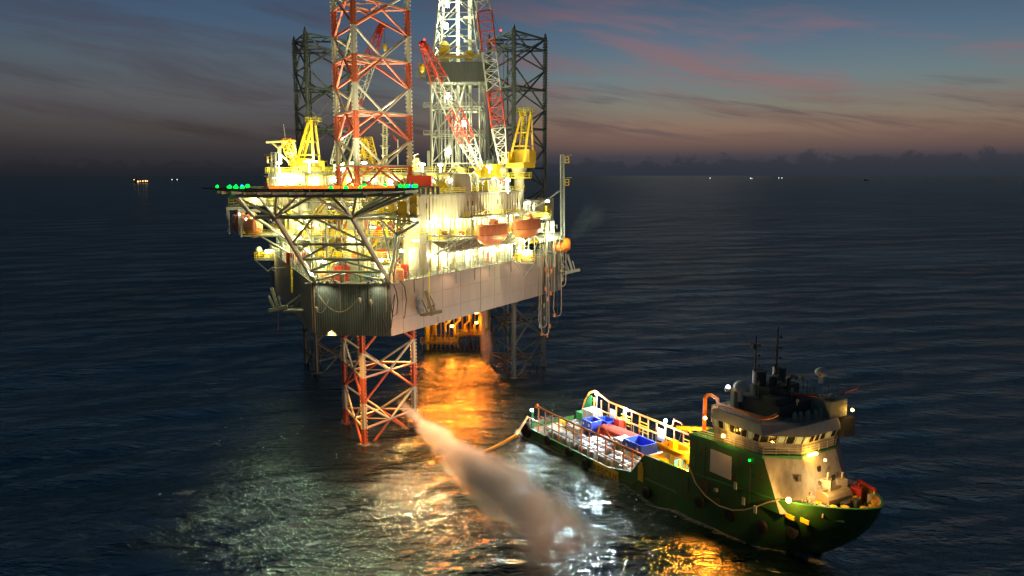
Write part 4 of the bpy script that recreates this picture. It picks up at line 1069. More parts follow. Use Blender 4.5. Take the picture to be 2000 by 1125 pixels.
# yellow cages hanging off the deck edge
def sponson(label, p, wx, wy):
    t = thing('edge_platform', label, 'platform', RF @ p, RZ, 'small railed platforms on the hull edge')
    m = MB(RF); m.box(p.x, p.x + wx, p.y, p.y + wy, p.z - .3, p.z); m.build('floor', GREY, t)
    m = MB(RF); m.rails([(p.x, p.y, p.z), (p.x + wx, p.y, p.z), (p.x + wx, p.y + wy, p.z), (p.x, p.y + wy, p.z)], True, h=1.6, bars=4, r=.08, step=1.2); m.build('rail', YEL, t)
    m = MB(RF); m.box(p.x + wx * .4, p.x + wx * .9, p.y + .4, p.y + wy - .4, p.z + .02, p.z + 2.2); m.build('machine', WHITE, t)
    m = MB(RF); m.ball((p.x + .8, p.y + 1, p.z + 2.2), .8); m.tube((p.x + .8, p.y + 1, p.z), (p.x + .8, p.y + 1, p.z + 1.6), .12, 6); m.build('capsule', P_('pale_green_drum', (.5, .62, .4)), t)
    m = MB(RF)
    for e in (0, 1): m.tube((p.x + e * wx, p.y + .2, p.z - .2), (p.x + wx * .5, p.y + .5, p.z - 3), .12, 5)
    m.build('bracket', GREY, t)
    lamp(t, (p.x + wx * .5, p.y - .6, p.z + 2.6), 420, (1, .95, .6), .15, RF)
    return t
q = rl(at(1005, 512, 168)); sponson('yellow railed platform on the lit hull edge below the farther lifeboat', q, 4.2, 5)
q = rl(at(497, 506, 190)); sponson('yellow railed platform on the hull edge below the dark side lifeboats', q, 6, 4)

# walkway gantry on lit side (horizontal beam with fan bracing)
gw = thing('side_gangway', 'grey gangway with fan bracing running out from the quarters to the nearer lifeboat', 'gangway', at(870, 465, 150))
ga, gb = at(815, 460, 147), at(930, 462, 153)
dgn = (gb - ga).normalized()
m = MB(); m.beam(ga, gb, 1.1, .35); m.build('floor_beam', STEEL, gw)
m = MB()
lo = at(888, 476, 151)
for k in (862, 872, 880, 892, 900, 912): m.tube(lo, at(k, 463, 151), .09, 5)
m.tube(lo, at(845, 500, 151), .14, 5); m.tube(lo, at(868, 496, 154), .1, 5); m.tube(at(925, 464, 153), at(845, 500, 151), .08, 5); m.build('fan_brace', STEEL, gw)
m = MB(); m.rails([ga + Vector((0, 0, .2)), gb + Vector((0, 0, .2))], r=.05); m.build('rail', YELG, gw)
m = MB(); m.cbox(at(868, 456, 151), (1.1, .8, 1.1)); m.build('brown_box', P_('brown_box_paint', (.22, .08, .04)), gw)
m = MB(); m.path([at(829 + 5 * math.cos(t_ / 3), 462 + 17 * math.sin(t_ / 3), 149 + .06 * t_) for t_ in range(20)], .05, 5); m.build('coiled_line', DARK, gw)

# ------------------------------------------------------------------ hose rack and hanging hoses
hr = thing('hose_rack', 'curved pale saddles on the hull edge over which the loading hoses hang', 'hose rack', rw(34, 50, HT + 4), RZ)
hk = []
for i in range(13):
    f_ = i / 12; px = 1048 + 46 * f_; Yd = 184 + 8 * f_; py = 470 - 8 * f_
    hk.append(at(px, py, Yd))
m = MB()
for p in hk:
    m.path([p + Vector((-1.6, 1.5, -.2)), p + Vector((-.9, .8, .75)), p + Vector((0, 0, .9)), p + Vector((.7, -.7, .3)), p + Vector((.8, -.9, -.4))], .26, 7)
m.build('saddle', P_('pale_saddle_paint', (.45, .45, .38)), hr, smooth=True)
m = MB(); m.beam(hk[0] + Vector((-1.5, 1.5, -.5)), hk[-1] + Vector((-1.5, 1.5, -.5)), 1.2, .5); m.rails([hk[0] + Vector((-.8, .2, -.1)), hk[-1] + Vector((-.8, .2, -.1))], r=.05); m.build('rack_beam', YEL, hr)
m = MB()
for i in (0, 4, 8, 12): m.tube(hk[i] + Vector((-1.5, 1.6, -.5)), Vector((hk[i].x - 2.6, hk[i].y + 2.4, HT)), .14, 5)
m.build('rack_post', GREY, hr)
hmat = [P_('grey_hose', (.10, .10, .09), .6), P_('tan_hose', (.50, .38, .24), .6), P_('dark_hose', (.03, .035, .035), .6), P_('pale_hose', (.38, .35, .27), .6)]
desc = ['single dark', 'single tan', 'single black', 'looped tan']
bots = [(1050, 640), (1056, 655), (1060, 600), (1064, 625), (1068, 658), (1072, 560), (1076, 640), (1080, 520), (1083, 618), (1087, 545), (1092, 560), (1096, 500), (1099, 548)]
info = [('pale loading hose hanging straight, closest to the quarters block', 3, 1), ('tan loading hose in the longest low loop under the hull', 1, 1), ('black loading hose hanging short of the hull bottom, third from the quarters end', 2, 0),
        ('grey loading hose hanging between the orange clamped hose and the black one', 0, 0), ('black loading hose reaching lowest with orange clamps', 2, 0), ('grey loading hose ending at half hull depth', 0, 0),
        ('dark loading hose forming the small loop below the hull', 2, 1), ('pale loading hose, the shortest of the row', 3, 0), ('tan loading hose in a narrow loop with a green end', 1, 1),
        ('grey loading hose beside the tan loop near the mast', 0, 0), ('tan loading hose in the high loop by the far corner', 1, 1), ('dark loading hose hanging short by the orange capsule', 2, 0), ('pale loading hose hanging at the far hull corner', 3, 0)]
for i, (p, (bxx, byy), (lab, mi, loop)) in enumerate(zip(hk, bots, info)):
    t = thing('loading_hose', lab, 'hose', p, 0, 'loading hoses hanging at the hull side')
    top = p + Vector((.8, -.9, -.3)); Yd = top.y; bt = at(bxx, byy, Yd); bt.x = top.x + rnd.uniform(-.3, .3)
    m = MB()
    if loop:
        r = .85; pts = [top]
        for k in range(6): pts.append(top.lerp(bt + Vector((-r * .2, 0, r * 2)), (k + 1) / 6) + Vector((rnd.uniform(-.08, .08), 0, 0)))
        cx = bt + Vector((r, 0, r * 1.6))
        for k in range(1, 8): a = math.pi + math.pi * k / 8; pts.append(cx + Vector((r * math.cos(a), 0, 1.5 * r * math.sin(a))))
        up_ = at(bxx + 10, max(470, byy - 120), Yd - .3); pts += [cx + Vector((r * 1.02, 0, 1.5)), Vector((cx.x + r * .8, Yd - .3, up_.z)), Vector((top.x + .7, Yd - .2, top.z - .5))]
        m.path(pts, .1, 6)
    else:
        m.path([top.lerp(bt, k / 7) + Vector((rnd.uniform(-.07, .07), 0, 0)) for k in range(8)], .12, 6)
    m.build('hose', hmat[mi], t, smooth=True)
    if i in (3, 4, 6, 8):
        m = MB()
        for z in ((.35, .6) if i != 8 else (.98,)): c = top.lerp(bt, z); m.tube(c - Vector((0, 0, .5)), c + Vector((0, 0, .5)), .3, 8)
        m.build('clamp', ORG, t)
    m = MB(); m.tube(bt + Vector((0, 0, -.1)), bt + Vector((0, 0, .9)), .2, 7); m.build('end_fitting', ORG if i in (1, 4, 6) else (TEAL if i == 8 else STEEL), t)
# capsules at far corner
oc = thing('rescue_capsule', 'bright orange barrel shaped capsule pair at the far corner of the hull', 'capsule', at(1098, 482, 190))
m = MB(); m.lathe([(.1, -2), (1.1, -1.7), (1.25, 0), (1.1, 1.7), (.1, 2)], at(1094, 483, 190), 12, 'x'); m.build('barrel', ORG, oc, smooth=True)
m = MB(); m.lathe([(.2, -.9), (1.5, -.6), (1.6, .2), (1.3, .9), (.2, 1)], at(1106, 477, 189), 12, 'x'); m.build('end_drum', ORG, oc, smooth=True)
m = MB(); m.tube(at(1086, 492, 190), at(1108, 490, 190), .2, 6); m.tube(at(1098, 492, 190), at(1098, 484, 190), .25, 6); m.build('cradle', GREY, oc)
lamp(oc, at(1082, 462, 185), 700, (.95, 1, .85), .2)

# ------------------------------------------------------------------ anchor racks, anchors, hanging lines
def anchor_rack(label, apex, pl, pr, lo, Yd, inward):
    t = thing('anchor_rack', label, 'anchor rack', at(*lo, Yd), 0, 'anchor racks on the hull')
    m = MB()
    P3 = [at(*p, Yd) for p in (pl, apex, pr)]; L_ = at(*lo, Yd - 1.5); I = Vector((inward[0], inward[1], 0))
    for p in P3: m.tube(p + I, L_, .2, 6); 
    m.tube(P3[0] + I, P3[2] + I, .18, 6); m.tube(P3[0] + I, P3[1] + I, .18, 6); m.tube(P3[1] + I, P3[2] + I, .15, 6)
    m.tube(L_, L_ + I + Vector((0, 0, -.6)), .18, 6); m.build('rack_frame', P_('rack_paint', (.22, .25, .22)), t)
    a = L_ + Vector((0, -.4, .2)); m = MB()
    m.beam(a, a + Vector((-1.2, .3, 4.2)), .35, .5)
    for e in (-1, 1): m.beam(a + Vector((e * .7, 0, 0)), a + Vector((e * .9 - .9, .3, 2.6)), .5, .25)
    m.beam(a + Vector((-1.8, 0, -.2)), a + Vector((1.8, 0, .5)), .7, .6); m.build('anchor', P_('anchor_steel', (.34, .32, .25), .6), t)
    return t
anchor_rack('anchor on a triangular frame low on the lit hull side near the bow', (836, 570), (800, 622), (852, 600), (845, 614), 144, (-.5, 2.4))
anchor_rack('anchor frame jutting out past the hull on the dark side', (577, 572), (560, 600), (592, 612), (545, 606), 150, (1.5, 2.2))
anchor_rack('anchor frame at the far corner of the hull below the orange capsule', (1098, 505), (1096, 528), (1100, 515), (1118, 532), 193, (-2, 1))
tp = thing('hull_tray', 'pale grey shelf bracket on the hull between the bow and the dark side anchor', 'shelf', at(575, 606, 150))
m = MB(); a = at(556, 606, 148); b_ = at(592, 606, 148); m.beam(a, b_, 2.2, .3); m.tube(at(558, 618, 148), at(592, 622, 148), .16, 6); m.tube(at(556, 608, 148), at(558, 618, 148), .1, 5); m.build('shelf', GREY, tp)
def line(nm, label, cat, pts, r, mat, group=None):
    m = MB(); m.path(pts, r, 6); o = m.build(nm, mat, None, smooth=True); tagp(o, label=label, category=cat, group=group); return o
def sag(p, q, d, n=14): p, q = Vector(p), Vector(q); return [p.lerp(q, k / n) - Vector((0, 0, 4 * d * (k / n) * (1 - k / n))) for k in range(n + 1)]
YB = 136.6
line('mooring_rope', 'short pale rope sagging between two hooks low on the bow plating', 'rope', sag(at(617, 604, YB), at(641, 586, YB), 1.3), .08, ROPE, 'ropes slung across the bow')
line('mooring_rope', 'long pale rope sagging across the middle of the bow plating', 'rope', sag(at(622, 576, YB), at(697, 585, YB), 2.6), .08, ROPE, 'ropes slung across the bow')
def chainline(label, px, y0, y1):
    t = thing('towing_chain', label, 'chain', at(px, y0, YB), 0, 'chains hanging down the bow'); m = MB(); p, q = at(px, y0, YB), at(px, y1, YB); n_ = int((p - q).length / .34)
    for i in range(n_):
        c = p.lerp(q, (i + .5) / n_); m.cbox(c, (.3, .1, .3) if i % 2 else (.1, .26, .3))
    m.build('links', DARK, t); m = MB(); m.lathe([(.1, -.6), (.32, -.2), (.3, .3), (.1, .5)], q, 8); m.build('shackle', P_('pale_shackle', (.5, .45, .32)), t)
chainline('dark chain on the bow plating nearest the dark side, ending at the short rope', 618, 552, 604)
chainline('dark chain hanging to the middle of the long bow rope', 702, 556, 586)
chainline('dark chain with a pale shackle nearest the lit corner of the bow', 724, 556, 590)
line('side_hose', 'dark hose looped down the lit hull side just round the bow corner', 'hose', [at(769, 556, 137), at(774, 570, 137.2), at(777, 590, 137.5), at(775, 612, 137.6), at(768, 618, 137.4), at(764, 600, 137.1), at(771, 575, 137), at(764, 640, 136.9), at(756, 648, 136.6), at(748, 620, 136.3)], .09, hmat[2])
line('side_hose', 'black hose hanging in a thin loop next to the bow corner hose', 'hose', [at(781, 548, 138.6), at(790, 560, 139), at(794, 585, 139.3), at(791, 615, 139.2), at(789, 622, 139)], .1, hmat[0])
ld = thing('rope_ladder', 'yellowish ladder hanging down the lit hull side to the anchor frame', 'ladder', at(838, 530, 143))
MB().ladder(at(839, 528, 145.0), at(838, 586, 144.2), .9, .45, .06).build('ladder', YELG, ld)
ld = thing('edge_ladder', 'yellow ladder on the dark side hull edge by the stairs', 'ladder', at(570, 560, 146))
MB().ladder(at(570, 520, 149), at(570, 572, 148), .9, .45, .07).build('ladder', YELG, ld)
line('lowering_line', 'thin line with a pale weight hanging below the dark side anchor', 'line', [at(544, 612, 149), at(543, 646, 149)], .05, P_('dull_red_line', (.3, .1, .1)))
line('lowering_line', 'thin dark line hanging from the lit side anchor towards the sea', 'line', [at(855, 618, 141), at(856, 636, 141)], .05, DARK)

# ------------------------------------------------------------------ deck cargo on the rig
GRP = 'deck gear on the rig'
def container(label, c, size, mat, rz=0., frame=RF, group='containers on the rig deck', base=None):
    M = frame @ Matrix.Translation(c) @ Matrix.Rotation(rz, 4, 'Z')
    t = thing('cargo_container', label, 'container', M.translation, rz + (RZ if frame is RF else SZ), group)
    L, w_, h = size; m = MB(M); m.box(-L / 2 + .1, L / 2 - .1, -w_ / 2 + .1, w_ / 2 - .1, .12, h - .1)
    for s in (-1, 1):
        m.corr((-L / 2 + .1, s * (w_ / 2 - .1)), (L / 2 - .1, s * (w_ / 2 - .1)), .15, h - .12, .07, .35, side=-s * -1 if s < 0 else -1)
        m.corr((s * (L / 2 - .1), -w_ / 2 + .1), (s * (L / 2 - .1), w_ / 2 - .1), .15, h - .12, .07, .35, side=s)
    m.build('body', mat, t)
    m = MB(M)
    for x in (-L / 2 + .07, L / 2 - .07):
        for y in (-w_ / 2 + .07, w_ / 2 - .07): m.box(x - .08, x + .08, y - .08, y + .08, 0, h)
    for y in (-w_ / 2 + .07, w_ / 2 - .07):
        for z in (.08, h - .06): m.box(-L / 2, L / 2, y - .07, y + .07, z - .07, z + .07)
    m.build('frame', mat, t); return t
def tank(label, c, r, h, mat, horiz=None, group='tanks on the rig'):
    t = thing('storage_tank', label, 'tank', RF @ Vector(c), RZ, group); m = MB(RF)
    if horiz:
        m.lathe([(.1, -h / 2), (r * .7, -h / 2 + r * .15), (r, -h / 2 + r * .45), (r, h / 2 - r * .45), (r * .7, h / 2 - r * .15), (.1, h / 2)], (c[0], c[1], c[2] + r + .4), 14, horiz); m.build('shell', mat, t, smooth=True)
        m = MB(RF)
        for e in (-.3, .3): o = Vector(c) + (Vector((e * h, 0, 0)) if horiz == 'x' else Vector((0, e * h, 0))); m.box(o.x - .35, o.x + .35, o.y - .35, o.y + .35, c[2], c[2] + .7)
        m.build('saddle', GREY, t)
    else:
        m.lathe([(r, 0), (r, h), (r * .8, h + r * .25), (.1, h + r * .4)], c, 16); m.build('shell', mat, t, smooth=True)
        m = MB(RF); m.ladder((c[0], c[1] - r - .15, c[2]), (c[0], c[1] - r - .15, c[2] + h), .5); m.tube((c[0] + r * .5, c[1], c[2] + h), (c[0] + r * .5, c[1], c[2] + h + .9), .12, 6); m.build('ladder', YELG, t)
    return t
def skid(label, c, sz, mat, seed, group='machinery skids on the rig'):
    r_ = random.Random(seed); t = thing('machinery_skid', label, 'machinery', RF @ Vector(c), RZ, group)
    L, w_, h = sz; m = MB(RF); m.box(c[0] - L / 2, c[0] + L / 2, c[1] - w_ / 2, c[1] + w_ / 2, c[2], c[2] + .25); m.build('base_frame', GREY, t)
    m = MB(RF)
    for i in range(4):
        x = c[0] - L / 2 + L * (i + .5) / 4; hh = h * r_.uniform(.45, 1); m.cbox((x, c[1] + r_.uniform(-.2, .2) * w_, c[2] + .25 + hh / 2), (L / 5 * r_.uniform(.6, 1), w_ * r_.uniform(.4, .8), hh))
    m.build('housing', mat, t); m = MB(RF)
    for i in range(5):
        x = c[0] + r_.uniform(-.45, .45) * L; y = c[1] + r_.uniform(-.4, .4) * w_; z = c[2] + h * r_.uniform(.5, 1.1)
        m.path([(x, y, c[2] + .2), (x, y, z), (x + r_.uniform(-1, 1), y, z + .3), (x + r_.uniform(-1.4, 1.4), y - .3, z - .5)], .12, 6)
    m.build('pipework', r_.choice([GREY, YELG, RED, CREAM]), t, smooth=True); return t
LB = P_('pale_blue_paint', (.32, .42, .46))
container('red container standing open on the bow deck inside the helideck truss', (-2.2, 3.2, HT), (2.6, 2.2, 2.7), RED)
container('white container on the bow deck near the lit corner post', (4.6, 4.4, HT), (2.4, 2.2, 2.4), WHITE)
container('small blue container half hidden by the bow rail', (3.0, 1.8, HT), (1.1, 1.0, 1.2), BLUE)
container('narrow red container beside the orange dome at the lit bow corner', (8.0, 7.4, HT), (1.2, 1.4, 2.4), RED)
container('pale blue container behind the dark side bow strut', (-6.2, 8.4, HT), (3, 2.4, 2.6), LB)
container('white container on the deck by the dark side rail with red doors', (-11.2, 14, HT), (2.4, 3.4, 2.6), WHITE, -.45)
container('red container by the dark side rail farther along the deck', (-19, 27.5, HT), (2.4, 3.4, 2.6), RED, -.45)
container('yellow container on the cantilever deck left of the derrick foot', (-6, 62, 46.2), (5, 2.5, 2.6), YEL)
container('blue container on the stern deck right of the derrick foot', (19, 64, 46.2), (4.5, 2.5, 2.6), BLUE)
container('cream container beyond the crane pedestal on the lit side', (29.5, 55.5, 41.2), (6, 2.5, 2.7), CREAM)
container('yellow container on the far lit corner of the hull', (31.5, 60, 40), (3, 2.5, 2.3), YEL)
tank('orange domed pot at the lit corner of the bow deck', (7.4, 3.6, HT), 1.3, 1.8, ORGS)
tank('orange domed pot at the dark corner of the bow deck', (-5.2, 3.0, HT), 1.3, 1.7, ORGS)
tank('big pale grey horizontal tank behind the bow truss', (-2.5, 23.5, 37.2), 2.4, 6.5, P_('pale_green_tank', (.42, .47, .37)), 'x')
tank('second pale grey horizontal tank under the big one behind the bow truss', (-1, 23.5, HT), 2.2, 8, P_('pale_green_tank', (.42, .47, .37)), 'x')
tank('white vertical tank at the lit side of the bow jack house', (9.2, 10.6, HT), 1.0, 5, WHITE)
tank('cream vertical tank in front of the derrick', (4, 55, 46.2), 1.6, 5, CREAM)
tank('pale blue vertical tank beside the derrick foot', (18.5, 70, 46.2), 1.5, 7, LB)
tank('white horizontal tank on the cantilever near the crane pedestal', (21, 52, 49.2), 1.2, 6, WHITE, 'x')
skid('yellow machinery skid on the small platform at the lit side of the helideck', tuple(rl(at(778, 424, 139))), (7.5, 3.4, 4.2), YEL, 3)
skid('yellow pump skid hanging below the side platform', tuple(rl(at(786, 438, 138))), (3.6, 2.2, 1.6), YEL, 4)
skid('cream machinery skid on the quarters roof nearest the helideck', (6.5, 17, 46.3), (4.5, 2.5, 2.8), CREAM, 5)
skid('yellow machinery skid on the quarters roof beside the domed tank', (19, 31, 46.3), (5, 2.5, 2.6), YELG, 6)
skid('grey machinery skid on the quarters roof near the crane pedestal', (22.5, 38, 46.3), (6, 2.5, 2.8), GREY, 7)
skid('white pump skid on the bow deck between the jack house columns', (1.5, 8.2, HT), (5, 2.2, 3), WHITE, 8)
skid('red pump skid on the deck at the lit side of the bow', (6.0, 9.5, HT + .02), (3, 1.8, 2.4), RED, 9)
skid('green covered machinery skid on the bow deck', (1.6, 3.4, HT), (3.4, 2, 1.6), TEAL, 10)
skid('yellow winch skid on the deckhouse roof in front of the mast', (-3, 32, 50.5), (6, 2.4, 1.8), YEL, 11)
skid('yellow winch skid on the deckhouse roof by the flag pole', (5.5, 33, 50.5), (3.4, 2.4, 3.2), YELG, 12)
skid('white machinery skid on the deckhouse roof behind the banded leg', (-9, 33, 50.5), (6, 2.4, 2.2), WHITE, 13)
skid('cream machinery skid on the roof below the dark side crane', (-22, 46, 50.5), (7, 2.4, 2.0), CREAM, 14)
skid('grey machinery skid on the deck beyond the farther lifeboat', (28.6, 49.5, 40.2), (4, 3, 3.4), GREY, 15)
skid('white machinery skid near the hose rack', (32.5, 55, HT + 5), (5, 3, 3), WHITE, 16)
# mid level decks with pipes in front of the jack house
md_ = thing('mezzanine_deck', 'crowded mezzanine decks with yellow rails between the two quarters blocks', 'deck structure', rw(0, 20, HT), RZ)
for z, a in ((35.6, 19.6), (40, 19.2), (43.8, 19.8)):
    m = MB(RF); m.box(-11, 9.2, a + .6, 26, z - .25, z); m.build('floor', GREY, md_)
    m = MB(RF); m.rails([(-11, a + .7, z), (9, a + .7, z)], r=.055, step=1.2); m.build('rail', YELG, md_)
    for i in range(5):
        b_ = -9 + i * 4.2; strip(md_, (b_, a + 1.0, z - .4), 1.3, (1, 0, 0))
r_ = random.Random(4)
for k, mt in enumerate((GREY, CREAM, YELG, WHITE, STEEL)):
    m = MB(RF)
    for i in range(11):
        b_ = r_.uniform(-11, 9); a = r_.uniform(19.5, 21.5); z0 = r_.choice((HT, 35.6, 40)); z1 = z0 + r_.uniform(3, 9)
        m.path([(b_, a, z0), (b_, a, z1 - 1), (b_ + r_.uniform(-1, 1) * 2, a + .3, z1)], r_.uniform(.07, .2), 6)
        if i % 3 == 0: m.tube((b_ - r_.uniform(1, 5), a, z1 - 1), (b_ + r_.uniform(1, 5), a, z1 - 1), .1, 6)
    m.build('pipe_run', mt, md_, smooth=True)
for k, mt in enumerate((WHITE, RED, YEL, GREY, CREAM)):
    m = MB(RF)
    for i in range(6):
        z0 = r_.choice((HT, 35.6, 40)); h = r_.uniform(1, 2.6); m.cbox((r_.uniform(-10, 8.6), r_.uniform(21.5, 24), z0 + h / 2), (r_.uniform(.6, 2), r_.uniform(.5, 1.2), h))
    m.build('cabinet', mt, md_)
m = MB(RF); m.stair((-10.5, 20, HT), (-6.5, 20.1, 35.6)); m.stair((8, 20, 35.6), (4, 20.1, 40)); m.stair((-9, 20, 40), (-5.6, 20.1, 43.8)); m.build('stair', YEL, md_)
for b_, a, z, pw in ((-8, 18, 38.6, 900), (-1, 17.8, 42.6, 900), (6, 18, 38.8, 1100), (-4, 18.2, 34.2, 800), (7.5, 8, 36, 1100), (-7.5, 9, 35.6, 700), (0, 3.6, 35.4, 450), (9.6, 9, 41.5, 900), (3, 16, 45.6, 700), (-8.5, 13, 44.5, 600)):
    lamp(md_, (b_, a, z), pw, (1, .93, .66), .2, RF)
f = MB(RF)
for b_, a, z in ((7.5, 8.1, 36.1), (9.6, 9.1, 41.6), (-7.5, 9.1, 35.7), (3, 16.1, 45.7)): f.cbox((b_, a, z), (.7, .2, .45))
f.build('floodlight', GW, md_)
# stern decks
sd_ = thing('pipe_deck', 'raised pipe deck with yellow rails around the crane pedestal and derrick', 'deck structure', rw(10, 62, 40), RZ)
for b0, b1, a0, a1, z in ((-20, 27, 56.5, 80, 46), (24, 34, 48, 62, 40), (-34, -17, 57, 76, 45)):
    m = MB(RF); m.box(b0, b1, a0, a1, z - .3, z); m.build('floor', GREY, sd_)
    m = MB(RF); m.rails([(b0, a1, z), (b0, a0, z), (b1, a0, z), (b1, a1, z)], r=.06); m.build('rail', YELG, sd_)
m = MB(RF)
for b_, a in ((26, 50), (33, 50), (26, 61), (33, 61), (26.5, 57), (-19, 58), (-33, 58), (-33, 75)): m.tube((b_, a, HT), (b_, a, 45 if b_ < 24 else 40), .35, 7)
m.build('support_post', CREAM, sd_)
for b_, a, z, pw in ((29, 47, 43.5, 1100), (33, 52, 38.5, 900), (22, 56, 48.5, 900), (33, 58, 43.5, 800), (29, 44, 36, 800), (-24, 56, 48, 600)):
    lamp(sd_, (b_, a, z), pw, (.98, .97, .78), .2, RF)
f = MB(RF)
for b_, a, z in ((29, 47, 43.5), (33, 52, 38.5), (22, 56, 48.5), (33, 58, 43.5)): f.cbox((b_, a + .1, z + .1), (.8, .25, .5))
f.build('floodlight', GW, sd_)

# ------------------------------------------------------------------ wellhead platform behind
wp = thing('wellhead_platform', 'small wellhead jacket platform in orange light seen under the hull', 'platform', at(885, 668, 224))
wc = at(885, 668, 224); M = Matrix.Translation((wc.x, wc.y, 0)) @ Matrix.Rotation(RZ, 4, 'Z')
m = MB(M)
for x, y in ((-7, 0), (8, 0), (-7, 10), (8, 10)): m.tube((x * 1.1, y, -6), (x * .95, y, 34), .75, 10)
m.build('jacket_leg', YEL, wp, smooth=True)
wz = wc.z
for z, x0, x1 in ((wz, -9.2, 1.5), (wz + 2.4, 1.5, 9.2), (wz + 9, -9, 9), (wz + 16, -9, 9)):
    m = MB(M); m.box(x0, x1, -1.5, 11, z - .4, z); m.build('deck', P_('brown_yellow_deck', (.30, .20, .06)), wp)
    m = MB(M); m.rails([(x0, -1.4, z), (x1, -1.4, z)], h=1.5, bars=4, r=.07); m.build('rail', YEL, wp)
m = MB(M); m.stair((-.6, -1.2, wz), (2.6, -1.2, wz + 2.4)); m.build('stair', YEL, wp)
m = MB(M); r_ = random.Random(8)
for i in range(12):
    x = -6.5 + i * 1.25; m.tube((x, 2 + r_.uniform(0, 3), -4), (x, 2 + r_.uniform(0, 3), wz + 22), r_.choice((.2, .3, .45)), 8)
m.build('conductor_pipe', P_('orange_brown_pipe', (.5, .3, .1)), wp, smooth=True)
m = MB(M)
for i in range(5): x = -5 + i * 2.8; m.path([(x, 0, wz + 2 + i % 2), (x, 0, wz + 5), (x + 1.4, 0, wz + 6.4), (x + 1.4, 0, wz + 14)], .35, 8)
m.build('riser', YEL, wp, smooth=True)
m = MB(M)
for i in range(14): m.box(-8.8 + i * 1.35, -8.6 + i * 1.35, -1.7, -1.5, wz - 3, wz - .4)
m.build('fender_post', RUST, wp)
SOD = (1, .17, .012)
for x, y, z, pw in ((-5, -2.2, wz + 8, 700), (3, -2.2, wz + 8.5, 900), (7, -2, wz + 6, 500)):
    lamp(wp, (x, y, z), pw, SOD, .4, M)
    f = MB(M); f.cbox((x, y + .1, z + .1), (.8, .4, .4)); f.build('sodium_lamp', GS, wp)
for x, z, pw in ((-7, wz + 7, 5000), (0, wz + 5, 9500), (7, wz + 9, 16000)):
    f = MB(M); f.cbox((x, -1.9, z), (.9, .5, .5)); f.build('sea_floodlight', GS, wp)
    lamp(wp, (x, -2.4, z), pw, SOD, .8, M, spot=((x * .8 + 2, -45, 0), 88), blend=1.)
# sodium lamps under the rig's bottom plating looking down at the sea
for k, (b_, a, pw, tx, ty) in enumerate(((-2, 62, 25000, 5, 66), (8, 58, 60000, 6, 48), (16, 48, 60000, 10, 34), (11, 38, 20000, 9, 28))):
    f = MB(RF); f.cbox((b_, a, HB - .4), (1, 1, .5)); f.build('floodlight', GS, hull)
    lamp(hull, (b_, a, HB - .8), pw, SOD, .5, RF, spot=((tx, ty, 0), 75), blend=.7)
# spots without fixtures, added to light the lower legs and the spray
lamp(hull, (hw(6) + 1.5, 5, HB + 2), 62000, (1, .46, .17), .5, RF, spot=((16, -8, 5), 52), blend=.8)
lamp(hull, (8.5, 24, HB - 1), 120000, (1, .42, .10), .5, RF, spot=((1, 11, 4), 48), blend=.8)
lamp(hull, (-4, -.8, HB + 1), 16000, (1, .45, .12), .4, RF, spot=((0, 7, 9), 56), blend=.8)
lamp(hull, (-18, 50, HB - 1), 3000, (1, .55, .25), .5, RF, spot=((-24, 64, 4), 70), blend=.8)
lamp(hull, (30, 50, HB - 1), 2500, (1, .5, .25), .5, RF, spot=((25, 64, 4), 70), blend=.8)

